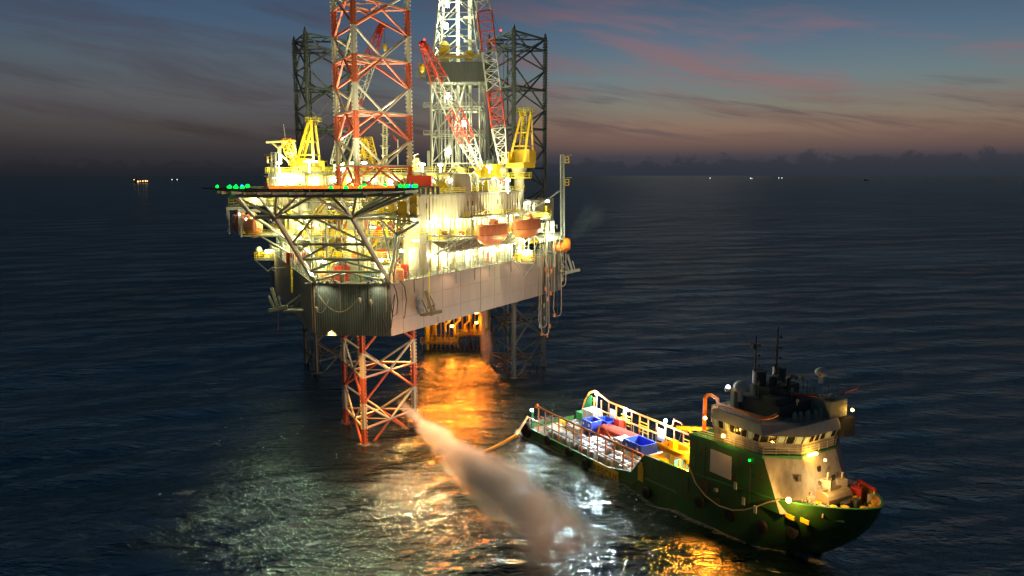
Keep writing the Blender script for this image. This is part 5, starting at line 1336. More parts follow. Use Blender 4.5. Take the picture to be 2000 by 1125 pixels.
# ------------------------------------------------------------------ spray and vapour (volumes)
def plume(name, label, cat, p0, p1, r0, r1, dens, col=(1, 1, 1), nscale=.22, lo=.2, hi=.9, aniso=0.):
    p0, p1 = Vector(p0), Vector(p1); L = (p1 - p0).length
    q = (p1 - p0).to_track_quat('X', 'Z'); MW = Matrix.Translation(p0) @ q.to_matrix().to_4x4()
    me = bpy.data.meshes.new(name); n_ = 16; vs = []; st = 8
    for i in range(st + 1):
        x = L * i / st; rr_ = (r0 + (r1 - r0) * i / st)
        for k in range(n_): a = 2 * math.pi * k / n_; vs.append((x, rr_ * math.cos(a), rr_ * math.sin(a)))
    fs = [(i * n_ + k, i * n_ + (k + 1) % n_, (i + 1) * n_ + (k + 1) % n_, (i + 1) * n_ + k) for i in range(st) for k in range(n_)]
    fs += [tuple(range(n_ - 1, -1, -1)), tuple(st * n_ + k for k in range(n_))]
    me.from_pydata(vs, [], fs)
    o = bpy.data.objects.new(name, me); COL.objects.link(o); o.matrix_world = MW
    tagp(o, label=label, category=cat, kind='stuff')
    m = bpy.data.materials.new(name + '_vapour'); m.use_nodes = True; t = m.node_tree
    for nn in list(t.nodes): t.nodes.remove(nn)
    out = t.nodes.new('ShaderNodeOutputMaterial'); pv = t.nodes.new('ShaderNodeVolumePrincipled'); t.links.new(pv.outputs[0], out.inputs['Volume'])
    pv.inputs['Color'].default_value = (*col, 1); pv.inputs['Anisotropy'].default_value = aniso
    tc_ = t.nodes.new('ShaderNodeTexCoord'); sp3 = t.nodes.new('ShaderNodeSeparateXYZ'); t.links.new(tc_.outputs['Object'], sp3.inputs[0])
    def mth(op, a, b=None, c=None, cl=False):
        k = t.nodes.new('ShaderNodeMath'); k.operation = op; k.use_clamp = cl
        for i, x in enumerate((a, b, c)):
            if x is None: continue
            if isinstance(x, (int, float)): k.inputs[i].default_value = x
            else: t.links.new(x, k.inputs[i])
        return k.outputs[0]
    x = sp3.outputs[0]; rad = mth('SQRT', mth('ADD', mth('POWER', mth('ABSOLUTE', sp3.outputs[1]), 2), mth('POWER', mth('ABSOLUTE', sp3.outputs[2]), 2)))
    rn = mth('DIVIDE', rad, mth('MULTIPLY_ADD', x, (r1 - r0) / L, r0))
    nz = t.nodes.new('ShaderNodeTexNoise'); mpn = t.nodes.new('ShaderNodeMapping'); t.links.new(tc_.outputs['Object'], mpn.inputs[0]); mpn.inputs['Scale'].default_value = (.5, 1, 1); t.links.new(mpn.outputs[0], nz.inputs['Vector']); nz.inputs['Scale'].default_value = nscale; nz.inputs['Detail'].default_value = 7; nz.inputs['Roughness'].default_value = .6
    e = mth('ADD', rn, mth('MULTIPLY', mth('SUBTRACT', nz.outputs[0], .5), 2.3))
    mr = t.nodes.new('ShaderNodeMapRange'); mr.interpolation_type = 'SMOOTHSTEP'; t.links.new(e, mr.inputs[0]); mr.inputs[1].default_value = hi; mr.inputs[2].default_value = lo
    edge = t.nodes.new('ShaderNodeMapRange'); edge.interpolation_type = 'SMOOTHSTEP'; t.links.new(rn, edge.inputs[0]); edge.inputs[1].default_value = 1.0; edge.inputs[2].default_value = .65
    fx = mth('DIVIDE', x, L)
    s0 = t.nodes.new('ShaderNodeMapRange'); s0.interpolation_type = 'SMOOTHSTEP'; t.links.new(fx, s0.inputs[0]); s0.inputs[1].default_value = 0; s0.inputs[2].default_value = .12
    s1 = t.nodes.new('ShaderNodeMapRange'); s1.interpolation_type = 'SMOOTHSTEP'; t.links.new(fx, s1.inputs[0]); s1.inputs[1].default_value = 1; s1.inputs[2].default_value = .66
    s1.inputs[3].default_value = 0; 
    d = mth('MULTIPLY', mth('MULTIPLY', mth('MULTIPLY', mr.outputs[0], edge.outputs[0]), mth('MULTIPLY', s0.outputs[0], s1.outputs[0])), dens)
    t.links.new(d, pv.inputs['Density'])
    me.materials.append(m)
    return o
plume('spray_mist', 'broad orange lit plume of spray blown from the banded leg across the water', 'spray', at(772, 790, 145) + Vector((0, 0, 1)), at(1130, 1150, 92) + Vector((0, 0, 3.5)), .7, 7.6, .6, (1, .95, .9), .26, .1, .88)
plume('falling_water', 'pale column of discharge water falling beside the dark legs', 'water jet', at(944, 596, 196), at(952, 712, 197), 1.3, 2.4, .3, (1, .9, .85), .5, .3, 1.1)
plume('exhaust_vapour', 'thin bluish exhaust haze drifting off the far corner of the rig', 'vapour', at(1110, 470, 190), at(1180, 400, 186), 3.0, 9.0, .014, (.8, .95, 1), .16, -.3, .55)

# ------------------------------------------------------------------ far vessels on the horizon
def far_ship(label, px, Yd, L, mat, pts, dark=.03):
    p = at(px, 344, Yd); p.z = 0
    t = thing('distant_vessel', label, 'vessel', p, 0, 'vessels on the horizon')
    M = Matrix.Translation(p); m = MB(M); h = L * .09
    m.prism([(-L / 2, -L * .08), (L * .42, -L * .08), (L / 2, 0), (L * .42, L * .08), (-L / 2, L * .08)], 0, h); m.box(-L * .45, -L * .25, -L * .06, L * .06, h, h * 2.6); m.tube((L * .1, 0, h), (L * .1, 0, h * 3.4), L * .01, 5); m.build('vessel_hull', DARK, t)
    m = MB(M)
    for x, z, s in pts: m.ball((x * L, -L * .09, h * z), s * L * .6, 8)
    m.build('deck_lamp', mat, t)
far_ship('brightly lit orange vessel on the horizon at the dark end of the view', 276, 5000, 95, glow('far_orange', (1, .5, .15), 5), ((-.45, 2.0, .04), (-.2, .7, .075), (-.05, .9, .05), (.12, 1.0, .06), (.3, 1.1, .07), (.42, 1.0, .05)))
far_ship('pair of pale lights of a small vessel right of the orange one', 340, 7000, 60, glow('far_pale', (.9, 1, .9), 2.5), ((-.3, 1, .1), (.45, 1, .1)))
far_ship('faint dark rig shape on the horizon, third right of the mast', 1387, 9000, 40, glow('far_pale', (.9, 1, .9), 2.5), ((0, 2.2, .18),))
far_ship('small lit vessel on the horizon in the middle of the open sea', 1466, 9000, 40, glow('far_pale', (.9, 1, .9), 2.5), ((0, 2, .2), (.4, 1, .14)))
far_ship('small lit vessel on the horizon beside the middle one', 1524, 9500, 60, glow('far_pale', (.9, 1, .9), 2.5), ((-.3, 1.6, .12), (.3, 1.4, .12)))
far_ship('unlit dark vessel on the horizon at the bright end', 1694, 6500, 50, DARK, ((0, 1, .05),))

# floodlight added on the dark side hull for the pale patch on the sea
f = MB(RF); f.cbox((-24.5, 29, 30), (.9, .6, .6)); f.beam((-22, 29.5, 30.4), (-24.5, 29, 30.2), .15, .15); f.build('sea_floodlight', GREY, hull)
lamp(hull, (-24.5, 28.4, 29.6), 4000, (.85, 1, .62), .5, RF, spot=(tuple(RF.inverted() @ Vector((-29, 96, 0))), 40), blend=1.)

# ------------------------------------------------------------------ the supply ship
ship = thing('supply_ship', 'green hulled supply ship with white bridge lying below the rig', 'ship', SF.translation, SZ)
LS = 69.
def sheer(x):
    if x < 31: return 2.7
    if x < 35: return 2.7 + (x - 31) / 4 * 4.9
    if x < 44: return 7.6 + (x - 35) * .05
    return 8.05 + (x - 44) * .085
def hbk(x, f=1.):   # half breadth at deck
    if x < 2: return 6.6 + x * .45
    if x < 52: return 7.5
    u = (x - 52) / (LS - 52); return 7.5 * max(0, 1 - u ** 2.6) ** .62
def hwl(x):
    if x < 3: return 6.0 + x * .4
    if x < 40: return 7.2
    u = min(1, (x - 40) / 27); return 7.2 * max(0, 1 - u ** 1.7) ** 1.0
xs = [0, 1, 2, 4, 8, 14, 20, 26, 32, 33.5, 35, 38, 42, 44.4, 44.6, 48, 52, 55, 58, 60, 62, 64, 65.5, 67, 68, 68.3, 68.6, 68.85, 69]
levels = [-1.5, 0, .12, .25, .4, .55, .7, .85, 1.0]
def side_pt(x, l, s):
    sh = sheer(x)
    if l < 0: return (min(x, 64) if x > 64 else x, s * hwl(x) * .8, -2)
    w0, w1 = hwl(x), hbk(x); e = l ** .6 if x > 42 else l
    xx = x - (max(0, x - 56) / 14) ** 1.1 * 10 * (1 - l) ** 1.7
    return (xx, s * (w0 + (w1 - w0) * e), sh * l)
for s in (-1, 1):
    vs = [side_pt(x, l, s) for x in xs for l in levels]; k = len(levels); fs = []
    for i in range(len(xs) - 1):
        for j in range(k - 1):
            f = (i * k + j, (i + 1) * k + j, (i + 1) * k + j + 1, i * k + j + 1); fs.append(f if s < 0 else f[::-1])
    m = MB(SF); m.add(vs, fs)
    if s < 0: m.add([(0, -6, -2), (0, 6, -2), (0, 6.6, 2.7), (0, -6.6, 2.7)], [(3, 2, 1, 0)])
    m.build('hull_side', GREEN, ship, smooth=True)
# bulwark inner face + cap
m = MB(SF)
for s in (-1, 1):
    pr = [(x, s * (hbk(x) - .02), sheer(x)) for x in xs]; 
    for a, b in zip(pr, pr[1:]): m.beam((a[0], a[1] - s * .12, a[2] + .03), (b[0], b[1] - s * .12, b[2] + .03), .34, .12)
m.build('gunwale', P_('green_cap_paint', (.04, .26, .06), .5), ship)
m = MB(SF)   # inner sides of the bow bulwark and the stern
for s in (-1, 1):
    fx = [x for x in xs if x >= 60]
    vs = []
    for x in fx: b = max(0, hbk(x) - .2); vs += [(x - .15, s * b, sheer(x)), (x - 1.6 if x > 66 else x - .5, s * b * .84, 7.6)]
    m.add(vs, [(2 * i, 2 * i + 1, 2 * i + 3, 2 * i + 2) for i in range(len(fx) - 1)])
m.build('inner_bulwark', P_('rust_stained_bulwark', (.32, .16, .08), .7, var=.6), ship)
m = MB(SF)
for s in (-1, 1):
    for x in [60.5, 62, 63.5, 65, 66.2, 67.3, 68.2, 69]:
        b = hbk(x) - .25; m.beam((x, s * b, sheer(x) - .1), (x - (1.5 if x > 66 else .5), s * (b * .82), 7.7), .14, .3)
m.build('bulwark_frame', P_('rust_stained_bulwark', (.32, .16, .08), .7, var=.6), ship)
DKZ = 1.9
m = MB(SF); m.prism([(.1, -6.4), (34, -7.3), (34, 7.3), (.1, 6.4)], DKZ - .2, DKZ); m.build('cargo_deck', WOOD, ship)
m = MB(SF); m.prism([(34, -7.3), (45, -7.3), (45, 7.3), (34, 7.3)], 5.0, 5.2); m.build('boat_deck', GREEND, ship)
pd_ = [(56, -7.1)] + [(x, -max(.05, hbk(x) * .83)) for x in (58, 60, 62, 64, 65.5, 66.6)]; pd_ += [(x, -y) for x, y in reversed(pd_)]
m = MB(SF); m.prism(pd_, 8.1, 8.35); m.build('foredeck', GREEND, ship)
# rub rails, tyres
m = MB(SF)
for l in (.52,):
    pts = [side_pt(x, l, -1) for x in xs if 1 < x < 44]; m.path([(p[0], p[1] - .08, max(.9, p[2])) for p in pts], .14, 6)
pts = [(44.6 + i * 1.2, -7.56 + (0 if i < 7 else (i - 7) * .03), 8.6 - 4.6 * math.sin(i / 10 * math.pi / 2) + .0) for i in range(11)]
m.build('rub_rail', GREEN, ship)
line('mooring_line', 'thin pale rope drooping along the green hull from the cargo rail to the bow rail', 'rope', [sw(x, -(max(hbk(x), hwl(x)) + .12), z) for x, z in ((44.5, 9.2), (46, 7.0), (48, 5.8), (50.5, 5.3), (53, 5.6), (55, 6.4), (57, 7.6), (58.5, 8.7), (60, 9.5))], .09, ROPE)
tyr = []
for i, (x, z) in enumerate(((1.4, 2.2), (9, 2.4), (15.5, 2.2), (20.5, 1.6), (36, 2.0), (47, 4.6), (52, 4.4), (57, 4.6), (61, 5.2))):
    yy = -(hbk(x) if x < 50 else hwl(x) * .35 + hbk(x) * .65) - .3
    f = MB(SF); vs = []
    R0, r0_ = .85 if i else 1.5, .3 if i else .5
    f.lathe([(R0 - r0_, -r0_), (R0, -r0_ * .7), (R0 + .1, 0), (R0, r0_ * .7), (R0 - r0_, r0_), (R0 - r0_ * 1.3, 0), (R0 - r0_, -r0_)], (x, yy, z), 14, 'y')
    f.build('tyre_fender', BLACK, ship, smooth=True)
# superstructure -------------------------------------------------
X0, X1, X2 = 44.5, 57.5, 60.5; ZT = 14.6; ZB = 8.6
m = MB(SF)
for s in (-1, 1):
    v = [(X0, s * 7.52, 7.4), (X1 + 2.6, s * 6.9, 7.6), (X1, s * 7.5, ZT), (X0, s * 7.52, ZT - 1.3)]
    m.add(v, [(0, 1, 2, 3) if s < 0 else (3, 2, 1, 0)])
m.add([(X0, -7.5, 5.2), (X0, 7.5, 5.2), (X0, 7.5, ZT - 1.3), (X0, -7.5, ZT - 1.3)], [(3, 2, 1, 0)]); m.build('side_wall', GREEN, ship)
m = MB(SF)
F0 = [(X1, -7.5, ZT), (X1 + 2.6, -3.3, ZT), (X1 + 2.6, 3.3, ZT), (X1, 7.5, ZT)]
F1 = [(X1 + 2.6, -6.9, 7.6), (X1 + 5.6, -2.9, 7.6), (X1 + 5.6, 2.9, 7.6), (X1 + 2.6, 6.9, 7.6)]
m.add(F0 + F1, [(4, 5, 1, 0), (5, 6, 2, 1), (6, 7, 3, 2)]); m.build('front_wall', P_('grey_white_superstructure', (.36, .355, .35), .6, var=.7, scale=.7), ship)
m = MB(SF)
for f_, z in ((.35, 9.5), (.7, 11.2), (.35, 12.6)):
    a = Vector(F1[1]).lerp(Vector(F1[2]), f_); b = Vector(F0[1]).lerp(Vector(F0[2]), f_); p = a.lerp(b, (z - 7.6) / 7); m.cbox(p + Vector((.02, 0, 0)), (.2, .6, .8))
m.build('porthole', GLASS, ship)
m = MB(SF)
a = Vector(F1[0]).lerp(Vector(F1[1]), .75); b = Vector(F0[0]).lerp(Vector(F0[1]), .75); p = a.lerp(b, .62); m.cbox(p, (.4, .5, .8), -.5)
for u, v_ in ((.25, .2), (.8, .25), (.5, .12)): 
    a = Vector(F1[1]).lerp(Vector(F1[2]), u); b = Vector(F0[1]).lerp(Vector(F0[2]), u); m.ball(a.lerp(b, v_ + .3), .28)
m.build('wall_fitting', P_('dark_fitting', (.12, .10, .09)), ship)
m = MB(SF); m.prism([(X0 - .2, -7.55), (X1, -7.6), (X1 + 2.7, -3.4), (X1 + 2.7, 3.4), (X1, 7.6), (X0 - .2, 7.55)], ZT - .45, ZT); m.v = [(x_, y_, z_ - max(0, (X1 - x_)) * .065) for x_, y_, z_ in m.v]; m.build('bridge_deck', GREEND, ship)
m = MB(SF); m.rails([(X0, -7.4, ZT - .85), (X1, -7.45, ZT), (X1 + 2.6, -3.3, ZT), (X1 + 2.6, 3.3, ZT), (X1, 7.45, ZT)], r=.04, h=1.0); m.v = [v_ for v_ in m.v]; m.build('bridge_rail', WHITE, ship)
m = MB(SF); m.box(48.6, 52.4, -7.6, -7.53, 9.6, 12.8); m.build('white_panel', P_('blank_white_panel', (.72, .66, .58), .6, var=.05), ship)
m = MB(SF)
for x, z in ((54.5, 7.0), (53, 8.6), (56.5, 6.6)): m.box(x, x + .45, -7.62, -7.5, z, z + 1.0)
m.build('draught_mark', P_('pale_mark', (.6, .6, .45)), ship)
m = MB(SF); m.box(46.4, 48.4, -7.58, -7.5, 6.2, 7.9); m.box(49, 50.6, -7.58, -7.5, 5.2, 6.2); m.build('rust_patch', P_('rust_patch', (.09, .07, .03), .8), ship)
m = MB(SF)
for x in (60.6, 62.4): m.box(x, x + 1.3, -(hbk(x) * .955 + .1), -(hbk(x) * .955 - .15), 7.3, 7.8)
m.build('yellow_mark', YEL, ship)
m = MB(SF); m.box(33.7, 34.9, -7.64, -7.46, 3.3, 5.6); m.box(34.0, 34.6, -7.64, -7.46, 5.6, 6.3); m.build('yellow_door', YEL, ship)
# wheelhouse: slanted windows round, deep fascia above
WH = [(48.6, -7.2), (56.6, -7.3), (60.0, -3.2), (60.0, 3.2), (56.6, 7.3), (48.6, 7.2)]
def ringwall(p0, z0, off0, z1, off1, nm, mt, i0=0, i1=None):
    c = (53.5, 0); m = MB(SF); n_ = len(p0)
    def o_(p, o): d = Vector((p[0] - c[0], p[1] - c[1])); return (p[0] + o * (1 if p[0] > 55 else -.3 if p[0] < 50 else 0) , p[1] + (o * .5 if p[1] > 5 else -o * .5 if p[1] < -5 else 0))
    lo_ = [(*o_(p, off0), z0) for p in p0]; hi_ = [(*o_(p, off1), z1) for p in p0]
    m.add(lo_ + hi_, [(i, (i + 1) % n_, n_ + (i + 1) % n_, n_ + i) for i in range(n_)] + [tuple(range(n_, 2 * n_)), tuple(range(n_ - 1, -1, -1))]); m.build(nm, mt, ship); return lo_, hi_
WG = P_('worn_white_superstructure', (.34, .34, .33), .6, var=.7, scale=.8)
ringwall(WH, ZT - .6, -.2, 16.0, 0, 'wheelhouse_wall', WG)
wl, wh_ = ringwall(WH, 16.0, -.05, 17.2, .4, 'wheelhouse_window_band', GLASS)
ringwall(WH, 17.2, .8, 18.5, .2, 'wheelhouse_fascia', P_('pale_fascia', (.50, .54, .48), .5))
m = MB(SF); li = MB(SF)
for i in range(5):
    a0, a1, b0, b1 = map(Vector, (wl[i], wl[i + 1], wh_[i], wh_[i + 1])); k = max(3, int((a1 - a0).length / .95))
    for j in range(k + 1): m.beam(a0.lerp(a1, j / k), b0.lerp(b1, j / k), .16, .12)
    for j in range(k):
        if (j + i) % 3 != 1:
            u0, u1 = (j + .15) / k, (j + .85) / k; p = [a0.lerp(a1, u0), a0.lerp(a1, u1), b0.lerp(b1, u1), b0.lerp(b1, u0)]
            ce = (a0 + a1) / 2; dd = Vector((ce.x - 53.5, ce.y, 0)).normalized() * .03
            if j % 2 == 0: li.add([x + dd for x in p], [(0, 1, 2, 3)])
    m.beam(a0, a1, .14, .14); m.beam(b0, b1, .14, .14)
m.build('window_frame', CREAM, ship); li.build('lit_window', LITG, ship)
TOPF = SF @ Matrix.Translation((0, 0, 18.5)) @ Matrix.Diagonal((1, 1, .72, 1)) @ Matrix.Translation((0, 0, -19.3))
m = MB(TOPF); m.rails([(49, -6.8, 19.3), (56.4, -6.9, 19.3), (59.6, -3.2, 19.3), (59.6, 3.2, 19.3), (56.4, 6.9, 19.3), (49, 6.8, 19.3)], True, r=.05, h=1.1); m.build('monkey_island_rail', GREY, ship)
m = MB(TOPF)
m.path([(45.2, -5.5, 13.0), (45.2, -5.5, 19.8), (45.6, -5.5, 20.5), (46.4, -5.6, 20.8), (48, -6, 20.6), (49, -6.9, 20.2), (57, -7.2, 20.3), (57.9, -6.6, 20.8), (58.2, -6, 21.3)], .28, 8); m.build('orange_pipe', ORG, ship, smooth=True)
DG = P_('dark_green_grey', (.07, .085, .075), .6, var=.5); PG = P_('pale_green_grey', (.30, .36, .28), .6)
m = MB(TOPF); m.box(50, 57, -4.2, 4.2, 19.3, 21.9); m.box(51, 54.2, -3, 3, 21.9, 24.0); m.box(54.2, 56.5, -4.4, -1.8, 21.9, 23); m.build('upper_house', DG, ship)
m = MB(TOPF); m.tube((51.6, -2, 23), (51.6, -2, 26.5), .9, 10); m.tube((51.6, 2, 23), (51.6, 2, 26.5), .9, 10); m.path([(53.4, -1.6, 22), (53.4, -1.6, 25.6), (53.8, -1.6, 26.2), (54.6, -1.6, 26.2)], .35, 8); m.path([(54.3, .6, 22), (54.3, .6, 25.4), (54.9, .6, 26), (55.6, .6, 25.8)], .3, 8); m.build('funnel', DG, ship, smooth=True)
for x, y, z1, nm in ((50.6, -1.8, 33, 'aft'), (53.2, -.6, 35, 'main')):
    m = MB(TOPF); m.tube((x, y, 22), (x, y, z1), .22, 6, r2=.1)
    for z in range(25, int(z1), 2): m.beam((x, y - .1, z), (x, y + (.7 if z % 4 else -.7), z), .1, .1); m.cbox((x, y + .6, z), (.3, .3, .5))
    m.tube((x - .35, y, 22), (x - .1, y, z1 - 2), .06, 4); m.build('radio_mast', DARK, ship)
for x, y, z, r in ((50.8, -4.6, 23.6, 1.05), (57.4, 3.2, 27, .8), (58.4, 4.4, 22.4, .6)):
    m = MB(TOPF); m.ball((x, y, z), r, 12, 1.15); m.tube((x, y, z - r * 2.6), (x, y, z - r), r * .35, 8); m.build('radar_dome', P_('dome_white', (.62, .62, .58)), ship, smooth=True)
m = MB(TOPF); m.box(49.6, 50.2, -5.2, -4.2, 19.3, 23.2); m.lathe([(.3, 0), (.4, .5), (.2, .9)], (48.8, -5, 22.2), 8); m.build('searchlight_stand', PG, ship)
m = MB(TOPF); m.rails([(54, -2, 22.8), (59.5, 1, 22.8), (59.5, 5, 22.8)], r=.05, h=.9); m.beam((53.5, .5, 22.6), (59.5, 3.5, 22.8), .8, .3); m.box(57, 60, 2, 5.4, 19.3, 22.4); m.build('antenna_bridge', PG, ship)
r_ = random.Random(3)
for i in range(16): m = MB(TOPF); x, y = r_.uniform(50, 60), r_.uniform(-4, 6); h = r_.uniform(1.4, 3.8); m.tube((x, y, 21.9 if x < 57 else 22.6), (x, y, 22 + h), .06, 4); m.cbox((x, y, 22 + h * .8), (.25, .25, .5)); m.build('whip_antenna', PG, ship)
m = MB(TOPF)
for i in range(9): x, y = 57.2 + r_.uniform(0, 2.2), -3 + i * .8; m.lathe([(.25, 0), (.3, r_.uniform(.8, 1.6)), (.1, 1.9)], (x, y, 19.3), 7)
m.build('vent_post', PG, ship)
m = MB(TOPF); m.tube((56.5, -1.5, 23.4), (59, .5, 23.6), .22, 7); m.tube((58, 4.6, 22), (61, 6, 24.6), .12, 6); m.build('red_spar', RED, ship)
m = MB(TOPF); m.box(45, 48.2, -4, 4, 14.6, 18); m.build('aft_house', CREAM, ship)
m = MB(TOPF); m.box(57.6, 59.8, 5.4, 7.6, 15, 18.6); m.build('wing_locker', DARK, ship)
# lamps of the bridge
for x, y, z, pw, sz in ((51.5, -8.3, 15.6, 190, .24), (46.4, -6.6, 16.4, 450, .24), (62.0, -1.2, 14.2, 190, .16), (61.8, -7.5, 10.2, 1700, .34), (60.4, 6.0, 19.2, 60, .2)):
    f = MB(SF); f.ball((x, y, z), sz); f.build('sodium_lamp', GS, ship); lamp(ship, (x + .4, y - .5, z - .1), pw, (1, .5, .1), .15, SF)
f = MB(SF); f.cbox((60.7, -2.0, 14.7), (.3, 1.6, .3)); f.build('lamp_bar', GS, ship)
f = MB(SF); f.ball((55.6, -7.75, 13.4), .18); f.build('green_side_light', GG, ship)
f = MB(SF); f.ball((48.9, -5, 21.2), .32); f.build('white_mast_light', glow('soft_white_glass', (.9, .85, 1), 4), ship)
lamp(ship, (47, -5.6, 21.8), 260, (.95, .9, .95), .2, SF)
# spots on bridge wing and hull side, added for the orange patch on the sea
lamp(ship, (57, -8.8, 17.6), 7000, (1, .28, .02), .4, SF, spot=((55, -24, 0), 66), blend=1.)
f = MB(SF); f.cbox((50, -7.75, 7.4), (.5, .4, .4)); f.build('added_side_light', GREY, ship)
lamp(ship, (50, -8.1, 7.2), 9000, (1, .24, .015), .5, SF, spot=((54, -26, 0), 120), blend=1.)
# foredeck gear
m = MB(SF); m.tube((63, -2.2, 9.4), (63, 2.2, 9.4), .9, 12); m.box(61.8, 62.4, -2.6, 2.6, 8.35, 10.4); m.tube((63, -2.8, 9.5), (63, -2.4, 9.5), 1.1, 12); m.build('windlass', P_('winch_paint', (.4, .33, .22)), ship)
m = MB(SF)
for i in range(10): m.tube((61.5 + i * .35, -4.6 + (i % 3) * .3, 8.35), (61.5 + i * .35, -4.6 + (i % 3) * .3, 9.5), .15, 6)
m.box(62.5, 64, -4.4, -3.2, 8.35, 9.3); m.box(61, 62.4, 3.4, 5, 8.35, 10.2); m.build('deck_locker', P_('locker_white', (.6, .55, .45)), ship)
YC = [(64.6, -2.6), (65.4, -1.4), (66.8, .3), (67.0, 1.7), (66.3, 3.2), (62.8, -3.2), (64.3, 2.4)]
for x, y in YC:
    m = MB(SF); m.lathe([(.35, 0), (.35, .7), (.5, .75), (.5, 1.0), (.2, 1.1)], (x, y, 8.35), 9); m.build('yellow_bollard', YEL, ship, smooth=True)
m = MB(SF); m.path([(65.4, -2.4, 8.75), (66.4, -1.6, 8.8), (67.4, -.6, 8.8), (67.9, .6, 8.8), (67.2, 1.0, 8.85), (66.2, 0, 8.8)], .3, 7); m.build('red_hose', RED, ship, smooth=True)
m = MB(SF)
for i in range(5): m.cbox((60.9 + (i % 3) * .7, -1.6 + i * .9, 9.2 + (i % 2) * .5), (.5, .6, 1.6), i)
m.build('canvas_cover', P_('pale_canvas', (.62, .56, .46), .8), ship)
m = MB(SF); m.beam((61.5, hbk(61.5) - .1, sheer(61.5) + .35), (65.6, hbk(65.6) - .1, sheer(65.6) + .35), .25, .4); m.build('red_rail_cover', RED, ship)
for i, (x, y, sx, sy, sz, mt) in enumerate(((61.6, -3.4, 1.2, .9, 1.5, 'c'), (62.6, -4.2, 1.6, .7, .8, 'w'), (64.2, -3.5, 1.2, .8, .9, 'c'), (61.8, -.6, 1.0, 1.4, 3.2, 'w'), (61.9, 2.2, 1.2, 1.4, 2.8, 'c'), (63.4, 3.6, 1.4, 1, 1.8, 'r'), (65.2, 4.2, .8, .8, 1.2, 'w'), (65.0, 1.2, 1.2, .8, 1.2, 'k'), (66.0, -2.6, .8, .5, .7, 'w'), (64.6, .2, .8, 1.8, 1.0, 'k'))):
    m = MB(SF); m.cbox((x, y, 8.35 + sz / 2), (sx, sy, sz), i * .7); m.tube((x, y, 8.35), (x + .3, y, 8.65 + sz * 1.2), .12, 6)
    m.build('foredeck_gear', {'c': P_('pale_canvas', (.62, .56, .46), .8), 'w': WHITE, 'r': RED, 'k': DARK}[mt], ship)
lamp(ship, (64.0, -3.2, 12.2), 900, (1, .6, .2), .2, SF)
# cargo rails of orange pipe with posts
def crash(s):
    y = s * 6.5; zt = 7.0
    m = MB(SF)
    if s > 0: pts = [(.2, y, 3.6), (1.0, y, 5.6), (2.4, y, 7.6), (4.2, y, 8.4), (6.2, y, 7.9), (8.5, y, 7.3), (33.8, y, 6.9)]
    else: pts = [(3.0, y + 1.0, 6.6), (2.8, y, 6.9), (3.6, y, 7.2), (8, y, zt), (33.5, y, zt)]
    m.path(pts, .18, 8); m.path([(22 if s < 0 else 26, y, zt + .2), (22.4 if s < 0 else 26.4, y, zt + 1.6), (24 if s < 0 else 28, y, zt + 1.5), (25.5 if s < 0 else 29.6, y, zt + .3)], .16, 7)
    m.path([(4, y - s * .5, 5.2), (33, y - s * .5, 5.2)], .1, 6)
    m.build('orange_rail', ORG, ship, smooth=True)
    for i in range(14):
        x = 4 + i * 2.25; m = MB(SF); m.beam((x, y, DKZ), (x, y, zt), .15, .22); m.build('rail_post', ORG if i % 3 == 0 else P_('brown_orange_post', (.34, .16, .07)), ship)
    m = MB(SF)
    m.path([(1.5, s * 7.2, 4.6), (22, s * 7.3, 4.4), (31, s * 7.4, 4.4)], .12, 6)
    for i in range(12): m.tube((2 + i * 2.6, s * 7.2, 2.7), (2 + i * 2.6, s * 7.2, 4.5), .08, 5)
    m.build('outer_rail', CREAM, ship)
crash(-1); crash(1)
m = MB(SF)
for x0 in (12.5, 17.5, 29.0):
    for z in (4.2, 4.8, 5.4, 6): m.beam((x0, 6.3, z), (x0 + 2.6, 6.3, z), .1, .16)
m.build('yellow_gate', YEL, ship)
m = MB(SF)
for x0 in (9.2, 22.6, 31): m.box(x0, x0 + 1.6, 6.2, 6.32, 4, 6.2)
m.build('pale_shutter', P_('pale_shutter_paint', (.45, .52, .5)), ship)
m = MB(SF); m.box(0.3, 2.6, 4.8, 6.2, DKZ, 3.6); m.build('stern_locker', GREEND, ship)
m = MB(SF); m.add([(.2, 6.3, 2), (3.6, 6.3, 2), (3.6, 6.3, 7.4), (2.2, 6.3, 7.0), (.2, 6.3, 3.2)], [(0, 1, 2, 3, 4), (4, 3, 2, 1, 0)]); m.beam((1, -5.9, 2), (1, -5.9, 5.4), .3, .3); m.build('stern_bulwark', GREEND, ship)
# rescue zone sign
rz_ = MB(SF); rz_.box(22.4, 29.0, -7.66, -7.5, .5, 2.9); rz_.build('rescue_sign', YEL, ship)
tcu = bpy.data.curves.new('rescue_text', 'FONT'); tcu.body = 'RESCUE'; tcu.size = 1.7; tcu.extrude = .02; tcu.align_x = 'CENTER'; tcu.align_y = 'CENTER'; tcu.space_character = 1.15
to = bpy.data.objects.new('tmp_text', tcu); COL.objects.link(to)
dg = bpy.context.evaluated_depsgraph_get(); tme = bpy.data.meshes.new_from_object(to.evaluated_get(dg)); bpy.data.objects.remove(to)
tx = bpy.data.objects.new('rescue_lettering', tme); COL.objects.link(tx); tme.materials.clear(); tme.materials.append(DARK); tx.parent = ship
tx.matrix_local = W[ship].inverted() @ SF @ Matrix.Translation((25.7, -7.70, 1.7)) @ Matrix.Rotation(R(90), 4, 'X'); W[tx] = SF
